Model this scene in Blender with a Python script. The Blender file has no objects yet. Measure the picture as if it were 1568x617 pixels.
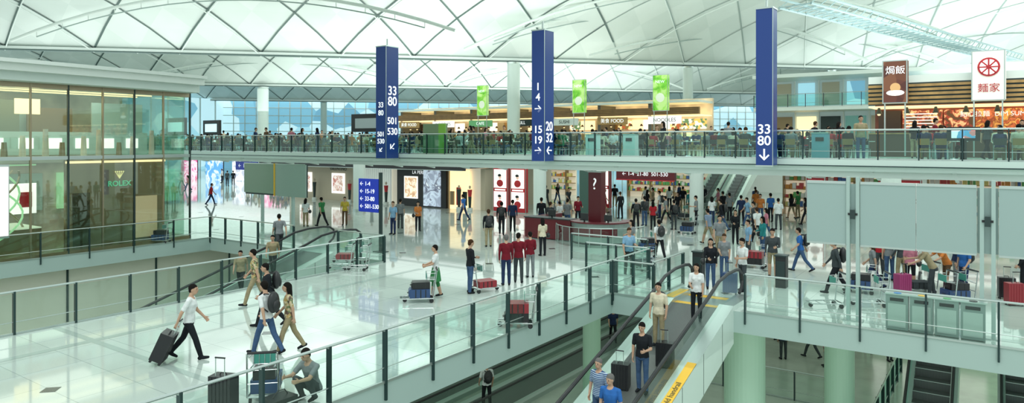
import bpy, bmesh, math, random
import numpy as np
from mathutils import Vector, Matrix
random.seed(7)
sc = bpy.context.scene
sc.view_settings.view_transform = 'Standard'
sc.view_settings.exposure = 0.68
COS, SIN = math.cos(math.radians(35)), math.sin(math.radians(35))
EYE = 4.9
# ------------------------------------------------------------------ camera
cam = bpy.data.cameras.new('camera'); co = bpy.data.objects.new('camera', cam)
sc.collection.objects.link(co); sc.camera = co
co.location = (0, 0, EYE); co.rotation_euler = (math.radians(90), 0, math.radians(35))
cam.sensor_width = 36; cam.lens = 36 * 1300 / 1920; cam.shift_y = -111 / 1920
cam.clip_end = 600; cam.clip_start = 0.1

def W(X, Y, z=0):      # camera axes (X right, Y forward) -> building axes
    return Vector((COS * X - SIN * Y, SIN * X + COS * Y, z))
S = 1920 / 1568
def G(px, py, z=0.0):  # where the sight line through an image pixel meets the storey at height z
    k = (px * S - 960) / 1300; Y = (EYE - z) * 1300 / (py * S - 267)
    return W(k * Y, Y, z)
def UV(px, v):         # where a sight line through an image column meets the vertical plane at v
    k = (px * S - 960) / 1300; Y = v / (COS + SIN * k)
    return (-SIN + COS * k) * Y, Y

# ------------------------------------------------------------------ materials
MATS = {}
def mat(name, col, rough=0.5, metal=0.0, emit=0.0, noise=0.0, nscale=3.0, spec=0.5):
    if name in MATS: return MATS[name]
    m = bpy.data.materials.new(name); m.use_nodes = True
    nt = m.node_tree; b = nt.nodes['Principled BSDF']
    c = (col[0], col[1], col[2], 1)
    b.inputs['Base Color'].default_value = c
    b.inputs['Roughness'].default_value = rough; b.inputs['Metallic'].default_value = metal
    b.inputs['Specular IOR Level'].default_value = spec
    if emit: b.inputs['Emission Color'].default_value = c; b.inputs['Emission Strength'].default_value = emit
    if noise:
        tc = nt.nodes.new('ShaderNodeTexCoord'); n = nt.nodes.new('ShaderNodeTexNoise'); n.inputs['Scale'].default_value = nscale
        r = nt.nodes.new('ShaderNodeValToRGB')
        r.color_ramp.elements[0].position = .3; r.color_ramp.elements[1].position = .7
        r.color_ramp.elements[0].color = (*[max(0, x * (1 - noise)) for x in col], 1)
        r.color_ramp.elements[1].color = (*[min(1, x * (1 + noise)) for x in col], 1)
        nt.links.new(tc.outputs['Object'], n.inputs['Vector']); nt.links.new(n.outputs['Fac'], r.inputs['Fac'])
        nt.links.new(r.outputs['Color'], b.inputs['Base Color'])
        if emit: nt.links.new(r.outputs['Color'], b.inputs['Emission Color'])
    MATS[name] = m; return m
def glass(name, tint, fac=0.12, rough=0.02):
    if name in MATS: return MATS[name]
    m = bpy.data.materials.new(name); m.use_nodes = True; nt = m.node_tree; nt.nodes.clear()
    o = nt.nodes.new('ShaderNodeOutputMaterial'); mx = nt.nodes.new('ShaderNodeMixShader')
    t = nt.nodes.new('ShaderNodeBsdfTransparent'); g = nt.nodes.new('ShaderNodeBsdfGlossy')
    lw = nt.nodes.new('ShaderNodeLayerWeight'); lw.inputs['Blend'].default_value = .25
    ma = nt.nodes.new('ShaderNodeMath'); ma.operation = 'MULTIPLY_ADD'; ma.inputs[1].default_value = .5; ma.inputs[2].default_value = fac
    t.inputs['Color'].default_value = (*tint, 1); g.inputs['Roughness'].default_value = rough
    g.inputs['Color'].default_value = (.85, 1, .94, 1)
    nt.links.new(lw.outputs['Fresnel'], ma.inputs[0]); nt.links.new(ma.outputs[0], mx.inputs[0])
    nt.links.new(t.outputs[0], mx.inputs[1]); nt.links.new(g.outputs[0], mx.inputs[2]); nt.links.new(mx.outputs[0], o.inputs['Surface'])
    MATS[name] = m; return m
def stripes(name, c1, c2, axis, scale, rough=.5, emit=0.0):
    m = mat(name, c1, rough); nt = m.node_tree; b = nt.nodes['Principled BSDF']
    tc = nt.nodes.new('ShaderNodeTexCoord'); w = nt.nodes.new('ShaderNodeTexWave'); w.bands_direction = axis
    w.inputs['Scale'].default_value = scale; r = nt.nodes.new('ShaderNodeValToRGB'); r.color_ramp.interpolation = 'CONSTANT'
    r.color_ramp.elements[0].color = (*c1, 1); r.color_ramp.elements[1].color = (*c2, 1); r.color_ramp.elements[1].position = .5
    nt.links.new(tc.outputs['Object'], w.inputs['Vector']); nt.links.new(w.outputs['Fac'], r.inputs['Fac']); nt.links.new(r.outputs['Color'], b.inputs['Base Color'])
    return m
def picture(name, cols, scale=1.5, emit=1.2, smooth=False):
    m = mat(name, cols[0], .4); nt = m.node_tree; b = nt.nodes['Principled BSDF']
    tc = nt.nodes.new('ShaderNodeTexCoord')
    r = nt.nodes.new('ShaderNodeValToRGB'); r.color_ramp.interpolation = 'LINEAR' if smooth else 'CONSTANT'
    n = len(cols)
    while len(r.color_ramp.elements) < n: r.color_ramp.elements.new(.5)
    for i, c in enumerate(cols):
        r.color_ramp.elements[i].position = (.3 + .4 * i / n) if smooth else i / n; r.color_ramp.elements[i].color = (*c, 1)
    if smooth:
        v = nt.nodes.new('ShaderNodeTexNoise'); v.inputs['Scale'].default_value = scale; v.inputs['Detail'].default_value = 3; v.inputs['Distortion'].default_value = 1.2
        nt.links.new(v.outputs['Fac'], r.inputs['Fac'])
    else:
        v = nt.nodes.new('ShaderNodeTexVoronoi'); v.inputs['Scale'].default_value = scale
        sp = nt.nodes.new('ShaderNodeSeparateColor'); nt.links.new(v.outputs['Color'], sp.inputs[0]); nt.links.new(sp.outputs[0], r.inputs['Fac'])
    nt.links.new(tc.outputs['Object'], v.inputs['Vector'])
    nt.links.new(r.outputs['Color'], b.inputs['Base Color']); nt.links.new(r.outputs['Color'], b.inputs['Emission Color'])
    b.inputs['Emission Strength'].default_value = emit * .62
    return m

WHITE = mat('white_paint', (.76, .82, .78), .45)
COLM = mat('column_paint', (.68, .77, .725), .35)
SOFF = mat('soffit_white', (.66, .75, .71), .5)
STEEL = mat('brushed_steel', (.5, .57, .55), .3, .8)
DARK = mat('dark_metal', (.03, .05, .05), .4, .3)
BLACK = mat('black_rubber', (.015, .017, .019), .45)
POST = mat('railing_post', (.025, .055, .055), .35, .4)
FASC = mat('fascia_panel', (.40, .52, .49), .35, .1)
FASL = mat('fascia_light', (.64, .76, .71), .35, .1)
GLS = glass('clear_glass', (.84, .95, .91), .04)
GLD = glass('deck_glass', (.46, .79, .73), .06)
GLF = glass('storefront_glass', (.84, .95, .90), .1)
BLUE = mat('sign_blue', (.008, .045, .24), .35)
SIGNW = mat('sign_white', (.9, .93, .95), .5, 0, .4)
WOOD = mat('wood_slats', (.42, .25, .09), .45, 0, 0, .25, 2)
SHOPY = mat('shop_warm_light', (1, .78, .42), .5, 0, .7)
LIT = mat('lit_panel', (1, .98, .93), .5, 0, .5)
MAROON = mat('maroon_panel', (.12, .008, .015), .3)
REDM = mat('red_panel', (.5, .02, .03), .4)
BEIGE = mat('beige_wall', (.6, .52, .39), .5)
BRONZE = mat('bronze_wall', (.30, .22, .12), .3, .5)
CHROME = mat('chrome', (.6, .63, .63), .2, 1)
YEL = mat('yellow_vinyl', (.75, .44, .03), .4)
GREENLB = picture('green_poster', [(.06, .3, .01), (.14, .5, .03), (.3, .65, .08), (.5, .75, .25)], 1.0, .45, True)

def floor_mat():
    m = mat('polished_granite_tiles', (.62, .72, .67), .12, 0, 0); nt = m.node_tree; b = nt.nodes['Principled BSDF']
    tc = nt.nodes.new('ShaderNodeTexCoord'); br = nt.nodes.new('ShaderNodeTexBrick'); br.offset = 0; br.squash = 1
    br.inputs['Scale'].default_value = 1; br.inputs['Brick Width'].default_value = 1.2; br.inputs['Row Height'].default_value = 1.2
    br.inputs['Mortar Size'].default_value = .008; br.inputs['Color1'].default_value = (.54, .63, .585, 1); br.inputs['Color2'].default_value = (.59, .685, .635, 1)
    br.inputs['Mortar'].default_value = (.36, .44, .41, 1)
    n = nt.nodes.new('ShaderNodeTexNoise'); n.inputs['Scale'].default_value = 40; n.inputs['Detail'].default_value = 4
    mx = nt.nodes.new('ShaderNodeMixRGB'); mx.blend_type = 'MULTIPLY'; mx.inputs[0].default_value = .14
    nt.links.new(tc.outputs['Object'], br.inputs['Vector']); nt.links.new(tc.outputs['Object'], n.inputs['Vector'])
    nt.links.new(br.outputs['Color'], mx.inputs[1]); nt.links.new(n.outputs['Fac'], mx.inputs[2]); nt.links.new(mx.outputs[0], b.inputs['Base Color'])
    b.inputs['Roughness'].default_value = .05; b.inputs['Specular IOR Level'].default_value = 1.0
    return m
FLOOR = floor_mat()
LFLOOR = mat('lower_floor_stone', (.42, .48, .42), .2, 0, 0, .1, 1)

# ------------------------------------------------------------------ mesh builder
class MB:
    def __init__(s): s.v = []; s.f = []; s.m = []; s.mats = []
    def mi(s, m):
        if m not in s.mats: s.mats.append(m)
        return s.mats.index(m)
    def add(s, vs, fs, m):
        o = len(s.v); s.v += [tuple(p) for p in vs]; i = s.mi(m)
        for f in fs: s.f.append([a + o for a in f]); s.m.append(i)
    def box(s, c, d, m, rz=0.0):
        x, y, z = d[0] / 2, d[1] / 2, d[2] / 2; cr, sr = math.cos(rz), math.sin(rz); vs = []
        for a in (-x, x):
            for b in (-y, y):
                for e in (-z, z): vs.append((c[0] + a * cr - b * sr, c[1] + a * sr + b * cr, c[2] + e))
        s.add(vs, [(0, 1, 3, 2), (4, 6, 7, 5), (0, 4, 5, 1), (2, 3, 7, 6), (0, 2, 6, 4), (1, 5, 7, 3)], m)
    def bx(s, x0, x1, y0, y1, z0, z1, m): s.box(((x0 + x1) / 2, (y0 + y1) / 2, (z0 + z1) / 2), (abs(x1 - x0), abs(y1 - y0), abs(z1 - z0)), m)
    def quad(s, pts, m): s.add(pts, [tuple(range(len(pts)))], m)
    def cyl(s, p1, p2, r1, r2, m, n=12, cap=True):
        p1 = Vector(p1); p2 = Vector(p2); d = (p2 - p1)
        if d.length < 1e-6: return
        d.normalize(); a = d.orthogonal().normalized(); b = d.cross(a); vs = []
        for p, r in ((p1, r1), (p2, r2)):
            for i in range(n):
                t = 2 * math.pi * i / n; vs.append(p + a * (r * math.cos(t)) + b * (r * math.sin(t)))
        fs = [(i, (i + 1) % n, n + (i + 1) % n, n + i) for i in range(n)]
        if cap: fs += [tuple(range(n))[::-1], tuple(range(n, 2 * n))]
        s.add(vs, fs, m)
    def tube(s, pts, r, m, n=8):
        pts = [Vector(p) for p in pts]; vs = []; L = len(pts); prev = None
        for i, p in enumerate(pts):
            d = (pts[min(i + 1, L - 1)] - pts[max(i - 1, 0)]).normalized()
            a = d.orthogonal().normalized() if prev is None else (prev - d * prev.dot(d)).normalized()
            prev = a; b = d.cross(a)
            for k in range(n):
                t = 2 * math.pi * k / n; vs.append(p + a * (r * math.cos(t)) + b * (r * math.sin(t)))
        fs = []
        for i in range(L - 1):
            for k in range(n): fs.append((i * n + k, i * n + (k + 1) % n, (i + 1) * n + (k + 1) % n, (i + 1) * n + k))
        fs += [tuple(range(n))[::-1], tuple(range((L - 1) * n, L * n))]
        s.add(vs, fs, m)
    def ell(s, c, r, m, nu=12, nv=8, R=None):
        vs = []; c = Vector(c)
        for j in range(1, nv):
            ph = math.pi * j / nv
            for i in range(nu):
                th = 2 * math.pi * i / nu
                p = Vector((r[0] * math.sin(ph) * math.cos(th), r[1] * math.sin(ph) * math.sin(th), r[2] * math.cos(ph)))
                if R is not None: p = R @ p
                vs.append(c + p)
        top = Vector((0, 0, r[2]))
        if R is not None: top = R @ top
        vs.append(c + top); vs.append(c - top); t = len(vs) - 2; fs = []
        for i in range(nu): fs.append((t, i, (i + 1) % nu)); fs.append((t + 1, (nv - 2) * nu + (i + 1) % nu, (nv - 2) * nu + i))
        for j in range(nv - 2):
            for i in range(nu): fs.append((j * nu + i, (j + 1) * nu + i, (j + 1) * nu + (i + 1) % nu, j * nu + (i + 1) % nu))
        s.add(vs, fs, m)
    def loft(s, secs, m, n=20):
        vs = []
        for c, rx, ry, R in secs:
            for i in range(n):
                t = 2 * math.pi * i / n
                vs.append(Vector(c) + R @ Vector((rx * math.cos(t), ry * math.sin(t), 0)))
        fs = []
        for j in range(len(secs) - 1):
            for i in range(n): fs.append((j * n + i, j * n + (i + 1) % n, (j + 1) * n + (i + 1) % n, (j + 1) * n + i))
        fs += [tuple(range(n))[::-1], tuple(range((len(secs) - 1) * n, len(secs) * n))]
        s.add(vs, fs, m)
    def mesh(s, name, smooth=False):
        me = bpy.data.meshes.new(name); me.from_pydata(s.v, [], s.f)
        for m in s.mats: me.materials.append(m)
        me.polygons.foreach_set('material_index', s.m)
        if smooth: me.polygons.foreach_set('use_smooth', [True] * len(s.f))
        me.update(); return me
    def obj(s, name, smooth=False, parent=None, bevel=0, loc=None, rz=None):
        o = bpy.data.objects.new(name, s.mesh(name, smooth)); sc.collection.objects.link(o)
        if parent: o.parent = parent
        if bevel:
            b = o.modifiers.new('bevel', 'BEVEL'); b.width = bevel; b.segments = 2; b.limit_method = 'ANGLE'
        if loc is not None: o.location = loc
        if rz is not None: o.rotation_euler[2] = rz
        return o
def inst(me, name, loc, rz=0, scale=1, parent=None):
    o = bpy.data.objects.new(name, me); sc.collection.objects.link(o); o.location = loc; o.rotation_euler[2] = rz
    o.scale = (scale,) * 3
    if parent: o.parent = parent
    return o
def text(s, loc, rot, size, m, parent=None, name='lettering', align='CENTER', ext=.006, bold=0.0):
    cu = bpy.data.curves.new(name, 'FONT'); cu.body = s; cu.size = size; cu.extrude = ext; cu.align_x = align; cu.align_y = 'CENTER'; cu.space_line = .85; cu.offset = bold
    cu.materials.append(m); o = bpy.data.objects.new(name, cu); sc.collection.objects.link(o); o.location = loc; o.rotation_euler = rot
    if parent: o.parent = parent
    return o
R_FRONT = (math.radians(90), 0, 0); R_SIDE = (math.radians(90), 0, math.radians(90))

# ------------------------------------------------------------------ floors
b = MB()
def slab(b, u0, u1, v0, v1, zt, th, mt, ms, mb=None):
    z0 = zt - th
    b.quad([(u0, v0, zt), (u1, v0, zt), (u1, v1, zt), (u0, v1, zt)], mt)
    b.quad([(u0, v0, z0), (u0, v1, z0), (u1, v1, z0), (u1, v0, z0)], mb or ms)
    b.quad([(u0, v0, z0), (u1, v0, z0), (u1, v0, zt), (u0, v0, zt)], ms)
    b.quad([(u0, v1, z0), (u0, v1, zt), (u1, v1, zt), (u1, v1, z0)], ms)
    b.quad([(u0, v0, z0), (u0, v0, zt), (u0, v1, zt), (u0, v1, z0)], ms)
    b.quad([(u1, v0, z0), (u1, v1, z0), (u1, v1, zt), (u1, v0, zt)], ms)
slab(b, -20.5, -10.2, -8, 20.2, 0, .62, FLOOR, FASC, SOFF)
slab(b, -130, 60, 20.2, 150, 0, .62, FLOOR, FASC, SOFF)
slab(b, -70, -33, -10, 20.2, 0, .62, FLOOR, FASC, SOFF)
b.obj('floor')
b = MB(); slab(b, -75, 40, -20, 90, -5, .5, LFLOOR, LFLOOR); b.obj('floor')
b = MB(); DI = mat('dark_stone_inset', (.05, .07, .07), .15)
u = -60
while u < 12:
    v = 22.4
    while v < 60:
        b.quad([(u - .2, v, .004), (u, v - .2, .004), (u + .2, v, .004), (u, v + .2, .004)], DI); v += 4.8
    u += 4.8
for v in range(-4, 20, 5):
    b.quad([(-15.35 - .2, v, .004), (-15.35, v - .2, .004), (-15.35 + .2, v, .004), (-15.35, v + .2, .004)], DI)
BAND = mat('floor_border_stone', (.38, .47, .435), .12)
for u in (-12.4, -18.3): b.quad([(u - .12, -8, .003), (u + .12, -8, .003), (u + .12, 20, .003), (u - .12, 20, .003)], BAND)
b.quad([(-60, 20.9, .003), (10, 20.9, .003), (10, 21.2, .003), (-60, 21.2, .003)], BAND)
for v in range(2, 20, 6): b.quad([(-20.4, v, .0025), (-10.3, v, .0025), (-10.3, v + .18, .0025), (-20.4, v + .18, .0025)], BAND)
b.obj('floor_inlay')
b = MB(); b.bx(-75, 40, 58, 58.3, -5, -.62, BEIGE); b.obj('wall_lower_back')
b = MB(); b.bx(-34.6, -34.2, -20, 58, -5, -.62, mat('pale_lower_wall', (.66, .66, .57), .5))
for v in range(-18, 58, 4): b.bx(-34.2, -34.15, v, v + .08, -5, -.62, POST)
b.obj('wall_lower_left')
GREENW = mat('green_lower_wall', (.35, .62, .42), .4)
b = MB(); b.bx(-5.5, 12, 38, 38.3, -5, -.62, GREENW)
for u in range(-5, 12, 3): b.bx(u, u + 1.6, 37.9, 38, -4.2, -2.2, LIT)
b.obj('wall_lower_right')

# ------------------------------------------------------------------ railings
def railing(p0, p1, z=0, h=1.1, sp=1.45, drop=.34, gm=GLS, name='glass_railing', post=POST, pw=.06, gz0=.06, rr=.028):
    b = MB(); p0 = Vector((*p0, 0)); p1 = Vector((*p1, 0)); L = (p1 - p0).length; d = (p1 - p0) / L; ang = math.atan2(d.y, d.x)
    n = max(1, round(L / sp))
    for i in range(n + 1):
        p = p0 + d * (L * i / n); b.box((p.x, p.y, z + (h - drop) / 2), (.045, pw * 1.8, h + drop), post, ang)
        b.box((p.x, p.y, z + h - .02), (.07, .07, .04), STEEL, ang)
    for i in range(n):
        a = p0 + d * (L * i / n + .05); c = p0 + d * (L * (i + 1) / n - .05)
        b.quad([(a.x, a.y, z + gz0), (c.x, c.y, z + gz0), (c.x, c.y, z + h * .98 - .04), (a.x, a.y, z + h * .98 - .04)], gm)
    b.tube([(p0.x, p0.y, z + h), (p1.x, p1.y, z + h)], rr, STEEL)
    b.tube([(p0.x, p0.y, z + .32), (p1.x, p1.y, z + .32)], .012, STEEL, 6)
    b.box(((p0.x + p1.x) / 2, (p0.y + p1.y) / 2, z + .03), (L, .05, .05), STEEL, ang)
    return b.obj(name)
railing((-10.2, -2.9), (-10.2, 20.15))
railing((-20.5, -2.9), (-20.5, 20.15), drop=.25)
railing((-33, 1), (-33, 20.2), drop=.25, sp=2)
railing((-10.15, 20.2), (-8.75, 20.2), drop=.2)
railing((-5.95, 20.2), (6, 20.2), sp=1.55)
railing((-33, 20.2), (-26.3, 20.2), drop=.2)
railing((-23.3, 20.2), (-20.5, 20.2), drop=.2)
railing((-10.2, 20.5), (-10.2, 23.1), drop=0)
railing((-8.9, 20.5), (-8.9, 23.0), drop=0)
railing((-12.8, 23.2), (-10.3, 23.2), drop=0)
railing((-14.6, 25.2), (-11.2, 25.2), drop=0)

# ------------------------------------------------------------------ moving ramps
RIDGE = stripes('belt_ridges', (.03, .034, .034), (.13, .145, .14), 'X', 12, .4)
def ramp(u0, u1, vt=20.2, vb=4, sl=.30, clad=.95):
    b = MB(); zt = lambda v: min(0.0, -(vt - v) * sl)
    b.quad([(u0, vt + 1.6, .006), (u1, vt + 1.6, .006), (u1, vt, .006), (u0, vt, .006)][::-1], STEEL)
    b.quad([(u0, vt, .0), (u1, vt, .0), (u1, vb, zt(vb)), (u0, vb, zt(vb))][::-1], RIDGE)
    b.quad([(u0 - .4, vt, -clad), (u1 + .4, vt, -clad), (u1 + .4, vb, zt(vb) - clad), (u0 - .4, vb, zt(vb) - clad)], SOFF)
    for u, sgn in ((u0, -1), (u1, 1)):
        a, c = u, u + sgn * .42
        b.quad([(a, vt + 1.7, .14), (c, vt + 1.7, .14), (c, vt, .14), (a, vt, .14)], STEEL)
        b.quad([(a, vt, .14), (c, vt, .14), (c, vb, zt(vb) + .14), (a, vb, zt(vb) + .14)], STEEL)
        b.quad([(c, vt + 1.7, 0), (c, vt, 0), (c, vt, .14), (c, vt + 1.7, .14)], FASL)
        b.quad([(c, vt, .14), (c, vt, -clad), (c, vb, zt(vb) - clad), (c, vb, zt(vb) + .14)], FASL)
        b.quad([(a, vt, .14), (a, vt, -.1), (a, vb, zt(vb) - .1), (a, vb, zt(vb) + .14)], STEEL)
        b.quad([(a, vt + 1.7, 0), (a, vt, 0), (a, vt, .14), (a, vt + 1.7, .14)], STEEL)
        b.quad([(a, vt + 1.7, 0), (c, vt + 1.7, 0), (c, vt + 1.7, .14), (a, vt + 1.7, .14)], STEEL)
        v = vt - 1
        while v > vb:
            b.quad([(c + sgn * .004, v, zt(v) + .13), (c + sgn * .004, v - .02, zt(v) + .13), (c + sgn * .004, v - .02, zt(v) - clad), (c + sgn * .004, v, zt(v) - clad)], POST); v -= 1.5
        m = (a + c) / 2 - sgn * .1
        H = .95
        path = [(m, vt + 1.55, .2), (m, vt + 1.78, .35), (m, vt + 1.88, .55), (m, vt + 1.80, .78), (m, vt + 1.55, .93), (m, vt + 1.2, H + .02), (m, vt + .4, H + .02), (m, vt - .4, H - .08), (m, vt - 1.2, H - 1.2 * sl)]
        path += [(m, vb, zt(vb) + H)]
        b.tube(path, .05, BLACK, 8)
        b.quad([(m, vt + 1.2, .14), (m, vt + 1.5, .25), (m, vt + 1.8, .55), (m, vt + 1.5, .9), (m, vt + 1.2, H)], GLS)
        b.quad([(m, vt + 1.2, .14), (m, vt + 1.2, H), (m, vt + .4, H), (m, vt - .4, H - .1), (m, vt, .14)], GLS)
        b.quad([(m, vt, .14), (m, vt - .4, H - .1), (m, vt - 1.2, H - 1.2 * sl - .02), (m, vb, zt(vb) + H - .02), (m, vb, zt(vb) + .14)], GLS)
    return b
b = ramp(-8.1, -6.7)
zr = lambda v: -.3 * (20.2 - v)
for v0, v1 in ((13.4, 17.2), (8, 11)):
    b.quad([(-6.53, v1, zr(v1) + .15), (-6.29, v1, zr(v1) + .15), (-6.29, v0, zr(v0) + .15), (-6.53, v0, zr(v0) + .15)], YEL)
b.bx(-8.1, -6.7, 20.25, 20.5, .007, .012, YEL); b.bx(-8.1, -6.7, 21.4, 21.7, .007, .012, YEL)
b.bx(-8.45, -8.15, 20.3, 21.6, .141, .146, YEL)
rmp = b.obj('moving_walkway_ramp')
tsl = text('請握緊扶手 Hold handrail', (-6.41, 15.3, zr(15.3) + .156), (0, 0, 0), .2, DARK, rmp, 'warning_lettering', ext=.001)
tsl.rotation_euler = (Matrix.Rotation(math.atan(.3), 3, 'X') @ Matrix.Rotation(math.radians(90), 3, 'Z')).to_euler()
b = ramp(-25.6, -24.0); b.obj('moving_walkway_ramp')

def travelator(u0, u1, v0, v1, z):
    b = MB(); b.bx(u0, u1, v0, v1, z, z + .04, RIDGE)
    for u in (u0 - .12, u1 + .12):
        b.bx(u - .14, u + .14, v0, v1, z, z + .16, STEEL)
        b.quad([(u, v0, z + .16), (u, v1, z + .16), (u, v1, z + .92), (u, v0, z + .92)], GLS)
        b.tube([(u, v0, z + .2), (u, v0 - .2, z + .5), (u, v0, z + .95), (u, v1, z + .95), (u, v1 + .2, z + .5), (u, v1, z + .2)], .04, BLACK)
    return b.obj('travelator')
travelator(-18.6, -17.2, 0, 50, -5); travelator(-16.2, -14.8, 0, 50, -5)
travelator(-30, -28.6, 0, 50, -5)
def escalator(u0, u1, v0, v1, z0, z1, name='escalator', lt=False):
    b = MB(); L = v1 - v0; n = int(L / .4)
    STEP = stripes('escalator_step_light', (.2, .22, .22), (.34, .36, .36), 'X', 14, .4) if lt else stripes('escalator_step', (.04, .045, .045), (.14, .15, .15), 'X', 14, .4)
    for i in range(n):
        v = v0 + L * i / n; z = z0 + (z1 - z0) * i / n
        b.bx(u0, u1, v, v + L / n + .02, max(z - .25, z0), z + (z1 - z0) / n, STEP)
        b.bx(u0, u1, v - .005, v + .03, z + (z1 - z0) / n - .01, z + (z1 - z0) / n + .003, YEL if i < 1 else STEEL)
    for u in (u0 - .1, u1 + .1):
        for (du, m) in ((-.1, FASL), (.1, FASL)):
            b.quad([(u + du, v0 - .8, z0), (u + du, v0, z0 + .3), (u + du, v1, z1 + .3), (u + du, v1 + .5, z1 + .3), (u + du, v1 + .5, z1 - .5), (u + du, v0 + .6, z0)], m)
        b.quad([(u - .1, v0, z0 + .3), (u + .1, v0, z0 + .3), (u + .1, v1, z1 + .3), (u - .1, v1, z1 + .3)], STEEL)
        b.quad([(u, v0 - .8, z0 + .1), (u, v0, z0 + .3), (u, v1, z1 + .3), (u, v1, z1 + 1.1), (u, v0, z0 + 1.1), (u, v0 - .8, z0 + .9)], GLS if lt else GLD)
        b.tube([(u, v0 - .8, z0 + .2), (u, v0 - 1.1, z0 + .55), (u, v0 - .8, z0 + .93), (u, v0, z0 + 1.1), (u, v1, z1 + 1.1), (u, v1 + .5, z1 + 1.0)], .045, BLACK)
    return b.obj(name)
escalator(-2.2, -1.2, 22.3, 29, -5, -.9)
escalator(.2, 1.2, 22.3, 29, -5, -.9)
escalator(-18.3, -17.3, 49.3, 56.6, 0, 4.0, lt=True)
escalator(-16.4, -15.4, 49.3, 56.6, 0, 4.0, lt=True)

# ------------------------------------------------------------------ upper deck
b = MB(); DECKF = mat('deck_floor', (.4, .46, .41), .25, 0, 0, .08, 1)
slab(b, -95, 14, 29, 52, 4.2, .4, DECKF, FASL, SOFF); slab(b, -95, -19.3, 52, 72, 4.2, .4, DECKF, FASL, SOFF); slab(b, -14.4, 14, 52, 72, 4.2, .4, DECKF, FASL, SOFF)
b.bx(-95, 14, 28.86, 29, 3.98, 4.24, FASL); b.bx(-95, 14, 28.84, 28.87, 3.98, 4.02, POST); b.bx(-95, 14, 29.25, 29.45, 3.55, 3.8, SOFF); b.bx(-95, 14, 33, 33.3, 3.5, 3.8, SOFF)
u = -94
while u < 14:
    b.add([(u - .06, 28.95, 3.8), (u - .06, 31.5, 3.8), (u - .06, 31.5, 3.35), (u + .06, 28.95, 3.8), (u + .06, 31.5, 3.8), (u + .06, 31.5, 3.35)], [(0, 1, 2), (3, 5, 4), (0, 2, 5, 3), (1, 4, 5, 2)], SOFF); u += 2.65
b.obj('floor_upper_deck')
railing((-92, 28.95), (13.5, 28.95), z=4.24, h=1.12, sp=1.32, drop=.22, gm=GLD, name='glass_railing', rr=.035)

def pylon(u, front, side, zt=10.2, w=.72, d=.84):
    v = 28.3; z0 = 4.0
    b = MB(); b.bx(u - w / 2, u + w / 2, v - d / 2, v + d / 2, z0, zt, BLUE)
    b.bx(u - w / 2 - .02, u + w / 2 + .02, v - d / 2 - .02, v + d / 2 + .02, zt, zt + .06, STEEL)
    b.bx(u - w / 2 - .02, u + w / 2 + .02, v - d / 2 - .02, v + d / 2 + .02, z0 - .05, z0, STEEL)
    b.bx(u + w / 2 - .01, u + w / 2 + .012, v - d / 2 - .012, v - d / 2 + .01, z0, zt, STEEL)
    b.cyl((u, v, zt), (u, v, zt + .5), .05, .05, STEEL)
    o = b.obj('wayfinding_pylon')
    for (s, z, sz) in front: text(s, (u, v - d / 2 - .01, z), R_FRONT, sz, SIGNW, o, 'front_lettering', bold=.006)
    for (s, z, sz) in side: text(s, (u + w / 2 + .01, v, z), R_SIDE, sz, SIGNW, o, 'side_lettering', bold=.008)
    return o
pylon(-7.5, [('33', 5.4, .52), ('80', 4.95, .52), ('↓', 4.38, .6)], [], zt=10.15, w=.64, d=.66)
pylon(-18, [('1', 7.55, .5), ('4', 7.05, .5), ('→', 6.5, .5), ('15', 5.5, .5), ('19', 5.0, .5), ('→', 4.5, .5)], [('20', 5.65, .62), ('32', 5.1, .62), ('←', 4.5, .6)], zt=10.25)
pylon(-28.5, [('33', 7.0, .42), ('80', 6.55, .42), ('501', 5.35, .38), ('530', 4.95, .38), ('↙', 4.5, .4)], [('33', 7.8, .72), ('80', 7.2, .72), ('501', 6.1, .54), ('530', 5.5, .54), ('↙', 4.7, .62)], zt=10.3, w=.8, d=.98)

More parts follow.
